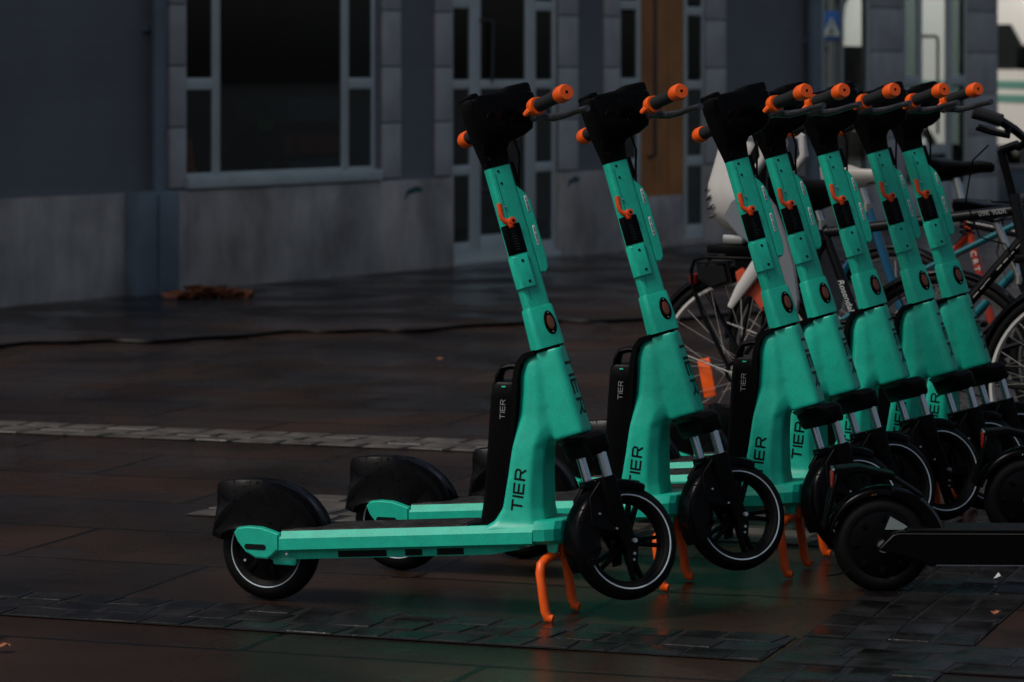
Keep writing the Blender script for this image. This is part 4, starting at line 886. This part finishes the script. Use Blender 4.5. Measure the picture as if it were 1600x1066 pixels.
mb = B(); sx_ = S(1456); mb.tube([(sx_ - .15, .05, 1.68), (sx_ - .15, .0, 1.68), (sx_ + .06, -.01, 1.68), (sx_ + .10, -.01, 1.66), (sx_ + .10, -.01, .8)], .014, 8); mb.obj('handle', M['dull'], d3)
# graffiti smears
M['tealp'] = mat('teal_spray', (.01, .10, .10), .7)
for px, py, w_ in ((644, 299, .13), (893, 283, .10)):
    mb = B(); s_ = S(px); z_ = Z(px, py); mb.tube([(s_ + .6 * w_, -.032, z_ + .01), (s_, -.032, z_ + .015), (s_ - w_ * .8, -.032, z_ - .005), (s_ - w_ * 1.0, -.032, z_ - .05)], [.012, .022, .016, .006], 8, sy=.1); mb.obj('spray_mark', M['tealp'], bld)
# drainpipes
for px, zb, sl in ((248, .63, True), (1268, .0, False)):
    s_ = S(px) - .10; mb = B(); mb.tube([(s_, -.08, zb), (s_, -.08, TOP)], .045 if sl else .065, 16)
    for z_ in (1.6, 3.4): mb.box(s_ - .06, s_ + .06, -.04, .0, z_, z_ + .03)
    dp = mb.obj('drainpipe', M['pipe'], bld)
    if sl:
        mb = B(); a, b_ = S(209) - .12, S(272) - .12; mb.box(a, b_, -.135, -.031, -.02, .628, bev=.01); mb.box(a + .19, b_ - .015, -.155, -.134, -.02, .61, bev=.010); mb.obj('pipe_guard', M['pipe'], dp)
# things inside the shop, seen through the glass
M['counter'] = mat('counter_grey', (.35, .38, .40), .6, var=.1); M['orp'] = mat('orange_red_board', (.8, .15, .04), .6, var=.3, vscale=6); M['grn'] = mat('green_tub', (.06, .40, .08), .5)
mxw = Matrix.Translation(W0) @ Matrix.Rotation(wang, 4, 'Z')
def inside(name, label, cat, px0, px1, dy, th, py0, py1, m, bev=.01):
    # place by the ray through the facade point, at depth dy behind the glass
    def pt(px, py):
        k_ = (px - 800) / FPX; n = Vector((-.839, .544)); P0 = Vector((W0.x, W0.y)) + n * dy
        s_ = (k_ * P0.y - P0.x) / (.544 - .839 * k_); D = P0.y + .839 * s_; return s_, CAMZ - (py - YH) * D / FPX
    s0, z1 = pt(px0, py0); s1, z0 = pt(px1, py1); t = thing(name, label, cat, tuple(mxw @ Vector(((s0 + s1) / 2, dy, 0))), wang)
    return t, s0 - (s0 + s1) / 2, s1 - (s0 + s1) / 2, z0, z1
t, a, b_, z0, z1 = inside('counter', 'pale grey shop counter seen through the large window', 'counter', 450, 580, 1.4, .4, 152, 188, M['counter'])
mb = B(); mb.box(a, b_, 0, .5, z0, z1, bev=.01); mb.obj('front_panel', M['counter'], t); mb = B(); mb.box(a, b_, .02, .48, 0, z0 - .09); mb.obj('base', M['dark'], t)
mb = B(); mb.box(a - .5, b_, -.02, .0, z0 - .24, z0 - .10, bev=.004); mb.obj('shelf_board', M['orp'], t); mb = B(); mb.box(a, b_ - .1, -.02, .0, max(.03, z0 - .48), z0 - .28, bev=.004); mb.obj('lower_panel', M['counter'], t)
for px, py in ((414, 196), (412, 262)):
    t, a, b_, z0, z1 = inside('tub', 'green tub %s in the shop window' % ('on the upper level behind the glass' if py < 230 else 'low down behind the glass'), 'tub', px - 8, px + 8, 1.0, .2, py - 7, py + 7, M['grn'])
    h_ = (z1 - z0); mb = B(); mb.lathe([(.0001, z0), (.05, z0), (.06, z1), (.055, z1), (.048, z0 + .01), (.0001, z0 + .01)], (0, 0, 0), 'Z', 18); mb.obj('tub_body', M['grn'], t)
    mb = B(); mb.box(-.12, .12, -.1, .1, z0 - .03, z0 - .002); mb.box(-.11, -.09, -.09, .09, 0, z0 - .031); mb.box(.09, .11, -.09, .09, 0, z0 - .031); mb.obj('stand', M['dark'], t)
t, a, b_, z0, z1 = inside('traffic_cone', 'orange cone standing inside the left pane of the large window', 'cone', 286, 303, .5, .1, 236, 276, M['orange'])
mb = B(); mb.lathe([(.0001, z0 - .05), (.10, z0 - .05), (.095, z0 - .02), (.055, z0), (.016, z1 + .08), (.0001, z1 + .08)], (0, 0, 0), 'Z', 20); mb.obj('cone_body', M['orange'], t)
mb = B(); mb.box(-.14, .14, -.14, .14, z0 - .10, z0 - .052, bev=.01); mb.box(-.12, .12, -.12, .12, 0, z0 - .101); mb.obj('cone_base', M['dark'], t)

# ================================================================ STREET BEYOND THE CORNER
M['van'] = mat('white_vehicle_paint', (.80, .78, .72), .35, coat=.4)
M['vglass'] = mat('vehicle_glass', (.012, .016, .018), .08)
M['stripe'] = mat('green_stripe', (.12, .30, .24), .4)
def make_van(label, loc, yaw, col, hgt=2.55, L_=6.2, stripe=True):
    t = thing('van', label, 'van', loc, yaw)
    mb = B(); rg = []
    prof = [(-L_ / 2, .55, hgt * .93, .96), (-L_ / 2 + .08, .45, hgt * .985, 1.02), (-L_ / 2 + .5, .42, hgt, 1.04), (L_ / 2 - 1.9, .42, hgt, 1.04), (L_ / 2 - 1.45, .42, hgt * .97, 1.03), (L_ / 2 - 1.1, .42, hgt * .84, 1.02), (L_ / 2 - .62, .42, hgt * .60, 1.0), (L_ / 2 - .2, .42, hgt * .50, .97), (L_ / 2 - .04, .45, hgt * .42, .90), (L_ / 2, .5, hgt * .34, .84)]
    for x, z0, z1, h in prof:
        dz = z1 - z0; rg.append([(x, -h * .96, z0), (x, -h, z0 + dz * .2), (x, -h, z0 + dz * .62), (x, -h * .93, z0 + dz * .92), (x, -h * .82, z1), (x, h * .82, z1), (x, h * .93, z0 + dz * .92), (x, h, z0 + dz * .62), (x, h, z0 + dz * .2), (x, h * .96, z0)])
    mb.rings(rg); bd = mb.obj('body', col, t, ang=40)
    for sg in (-1, 1):
        mb = B(); mb.prism([(L_ / 2 - 1.95, 1.40), (L_ / 2 - 1.95, 2.0), (L_ / 2 - 1.6, 2.0), (L_ / 2 - 1.15, 1.42)], sg * 1.0, sg * 1.045, bev=.01); mb.obj('side_window', M['vglass'], t)
        if stripe:
            for z_ in (.98, 1.16):
                mb = B(); mb.prism([(-L_ / 2 + .3, z_), (L_ / 2 - .5, z_), (L_ / 2 - .6, z_ + .10), (-L_ / 2 + .3, z_ + .10)], sg * 1.0, sg * 1.043); mb.obj('stripe', M['stripe'], t)
        for x in (-L_ / 2 + 1.1, L_ / 2 - .95):
            mb = B(); mb.lathe([(.18, -.12), (.30, -.13), (.36, -.09), (.36, .09), (.30, .13), (.18, .12)], (x, sg * .90, .36), 'Y', 32); wl = mb.obj('wheel', M['rubber'], t)
            mb = B(); mb.lathe([(.0001, sg * .08), (.12, sg * .10), (.2, sg * .06), (.2, -sg * .02), (.0001, -sg * .02)], (x, sg * .92, .36), 'Y', 24); mb.obj('rim', M['silver'], wl)
        mb = B(); mb.box(L_ / 2 - 1.3, L_ / 2 - 1.15, sg * 1.15 - .1, sg * 1.15 + .1, 1.4, 1.72, bev=.03); mb.tube([(L_ / 2 - 1.22, sg * .98, 1.45), (L_ / 2 - 1.22, sg * 1.1, 1.5)], .025, 8); mb.obj('mirror', M['black'], t)
        mb = B(); mb.box(L_ / 2 - .1, L_ / 2 + .01, sg * .62 - .13, sg * .62 + .13, .78, .93, bev=.02); mb.obj('headlight', M['silver'], t)
    mb = B(); x0, x1 = L_ / 2 - 1.33, L_ / 2 - .64; mb.add([(x0 + .06, -.86, hgt * .93), (x0 + .06, .86, hgt * .93), (x1 + .04, .90, hgt * .63), (x1 + .04, -.90, hgt * .63)], [[0, 1, 2, 3]]); mb.obj('windscreen', M['vglass'], t)
    mb = B(); mb.box(L_ / 2 - .15, L_ / 2 + .07, -.85, .85, .42, .62, bev=.03); mb.obj('bumper', M['black'], t)
    return t
p = at(1610, 43); make_van('white van with green side stripes parked beyond the building corner', (p.x, p.y, 0), R(-52), M['van'], L_=4.4)
p = at(1530, 52); make_van('white van farther back, seen only through the corner window', (p.x, p.y, 0), R(-52), M['van'], hgt=2.7, stripe=False, L_=4.4)
# dark hatchback in front of the van
def make_car(label, loc, yaw, col):
    t = thing('parked_car', label, 'car', loc, yaw); L_ = 4.1
    mb = B(); rg = []
    for x, z0, z1, h in ((-2.05, .45, .85, .70), (-2.0, .3, 1.0, .80), (-1.6, .25, 1.02, .86), (0, .24, .98, .88), (.9, .25, .95, .87), (1.7, .28, .82, .84), (2.0, .35, .7, .76), (2.05, .42, .62, .68)):
        rg.append([(x, -h * .94, z0), (x, -h, (z0 + z1) / 2), (x, -h * .94, z1), (x, h * .94, z1), (x, h, (z0 + z1) / 2), (x, h * .94, z0)])
    mb.rings(rg); mb.obj('body', col, t)
    mb = B(); rg = []
    for z, x0, x1, h in ((.95, -1.85, 1.0, .80), (1.2, -1.7, .6, .72), (1.40, -1.45, .2, .62), (1.44, -1.2, -.05, .55)): rg.append(rr(x0, x1, -h, h, .12, z))
    mb.rings(rg); mb.obj('cabin_glass', M['vglass'], t)
    mb = B(); mb.rings([rr(-1.42, .15, -.60, .60, .12, 1.405), rr(-1.35, .05, -.56, .56, .12, 1.455)]); mb.obj('roof', col, t)
    for x in (-1.3, 1.3):
        for sg in (-1, 1):
            mb = B(); mb.lathe([(.17, -.09), (.27, -.1), (.31, -.07), (.31, .07), (.27, .1), (.17, .09)], (x, sg * .78, .31), 'Y', 28); wl = mb.obj('wheel', M['rubber'], t)
            mb = B(); mb.lathe([(.0001, sg * .07), (.1, sg * .085), (.18, sg * .05), (.18, -sg * .02), (.0001, -sg * .02)], (x, sg * .80, .31), 'Y', 20); mb.obj('rim', M['silver'], wl)
    return t
p = at(1925, 32); make_car('dark parked car in the street right of the building corner', (p.x, p.y, 0), R(168), mat('dark_car_paint', (.015, .018, .022), .25, coat=.6))
# crossing sign
p = at(1299, 36); t = thing('road_sign', 'blue square crossing sign on a pole, seen through the corner window', 'sign', (p.x, p.y, 0), 0)
mb = B(); mb.tube([(0, .03, 0), (0, .03, 2.2)], .03, 10); mb.obj('pole', M['silver'], t)
mb = B(); mb.box(-.14, .14, -.01, .01, 1.72, 2.05, bev=.004); sp = mb.obj('sign_plate', mat('sign_blue', (.01, .11, .45), .4), t)
mb = B(); mb.prism([(-.10, 1.77), (.10, 1.77), (0, 1.99)], -.014, -.0105); tri = mb.obj('white_triangle', M['white'], sp)
mb = B(); mb.tube([(-.005, -.017, 1.90), (0, -.017, 1.85), (-.03, -.017, 1.785)], .008, 6, sy=.3); mb.tube([(0, -.017, 1.85), (.03, -.017, 1.785)], .008, 6, sy=.3); mb.lathe([(.0001, -.017), (.012, -.0165), (.012, -.015), (.0001, -.015)], (0, 0, 1.925), 'Y', 12); mb.obj('walking_figure', M['ink'], sp)
# dark poster board with an orange disc
t, a, b_, z0, z1 = inside('menu_board', 'dark board with a round orange emblem standing behind the corner window', 'board', 1322, 1361, .5, .1, 72, 160, M['dark'])
mb = B(); mb.box(a, b_, 0, .03, z0, z1, bev=.004); mb.tube([(a + .05, .02, 0), (a + .05, .02, z0 + .01)], .012, 8); mb.tube([(b_ - .05, .02, 0), (b_ - .05, .02, z0 + .01)], .012, 8); bo = mb.obj('board', M['dark'], t)
mb = B(); mb.lathe([(.0001, -.012), (.085, -.012), (.085, -.002), (.0001, -.002)], ((a + b_) / 2 - .01, 0, (z0 + z1) / 2 + .02), 'Y', 28); mb.obj('disc', mat('disc_orange', (.22, .06, .012), .6, var=.4, vscale=12), bo)
# grey cabinet by the corner
p = at(1584, 31.5); t = thing('utility_cabinet', 'blue grey utility cabinet standing right of the building corner', 'cabinet', (p.x, p.y, 0), R(15))
mb = B(); mb.box(-.16, .16, -.15, .15, .05, .42, bev=.01); mb.obj('cabinet_body', M['pipe'], t); mb = B(); mb.box(-.18, .18, -.17, .17, .421, .45, bev=.008); mb.obj('cabinet_lid', M['plinth'], t); mb = B(); mb.box(-.17, .17, -.16, .16, 0, .049); mb.obj('cabinet_foot', M['dark'], t)
# trees and a far facade behind the vans
M['bark'] = mat('bark', (.03, .022, .016), .9, var=.3); M['leafd'] = mat('dark_foliage', (.018, .026, .014), .7, var=.5, vscale=2)
def tree(loc, h, rad, seed, label):
    rnd = random.Random(seed); t = thing('tree', label, 'tree', loc, 0, 'trees beyond the street')
    mb = B(); mb.tube([(0, 0, 0), (.1, .05, h * .3), (.0, .1, h * .6), (.1, 0, h * .9)], [.22, .17, .11, .03], 10)
    for i in range(9):
        a = rnd.uniform(0, 6.28); z = h * rnd.uniform(.35, .7); r = rad * rnd.uniform(.5, .9); mb.tube([(.03, .05, z), (r * .5 * math.cos(a), r * .5 * math.sin(a), z + h * .1), (r * math.cos(a), r * math.sin(a), z + h * .2)], [.07, .045, .015], 6)
    mb.obj('trunk', M['bark'], t)
    mb = B(); cl = []
    for i in range(34):
        a = rnd.uniform(0, 6.28); q = rnd.uniform(-1, 1); r = rad * rnd.uniform(.35, 1.0); cl.append((r * math.cos(a) * math.sqrt(1 - q * q * .6), r * math.sin(a) * math.sqrt(1 - q * q * .6), h * .68 + q * h * .32, rad * rnd.uniform(.16, .34)))
    for cx, cy, cz, cr in cl:
        for j in range(150):
            d = Vector((rnd.gauss(0, 1), rnd.gauss(0, 1), rnd.gauss(0, 1))).normalized() * cr * rnd.uniform(.3, 1.1); s = rnd.uniform(.05, .11)
            m2 = Matrix.Translation((cx + d.x, cy + d.y, cz + d.z)) @ Matrix.Rotation(rnd.uniform(0, 6.28), 4, 'Z') @ Matrix.Rotation(rnd.uniform(0, 3.1), 4, 'X')
            mb.add([(-s, 0, 0), (0, -s * .5, 0), (s, 0, 0), (0, s * .5, 0)], [[0, 1, 2, 3]], m2)
    mb.obj('crown', M['leafd'], t, recalc=False)
for i, (px, D, h, r, lab) in enumerate(((1600, 58, 6.5, 2.6, 'dark leafy tree behind the striped white van at the right edge'), (1500, 66, 7.5, 3.0, 'tall dark tree behind the glazed corner door'), (1345, 62, 6.0, 2.6, 'dark tree behind the corner window'))):
    p = at(px, D); tree((p.x, p.y, 0), h, r, 40 + i, lab)
p = at(1480, 85); fb = thing('far_building', 'dull grey building far down the street behind the vans', 'building', (p.x, p.y, 0), R(-8))
mb = B(); mb.box(-22, 22, 0, 10, 0, 12); mb.obj('wall', mat('far_render', (.05, .055, .06), .8, var=.2, vscale=.3), fb)
for i in range(14):
    for z in (1.2, 4.8, 8.4):
        mb = B(); mb.box(-20 + i * 3, -18.5 + i * 3, -.06, .0, z, z + 2.0, bev=.02); mb.obj('window', M['vglass'], fb)
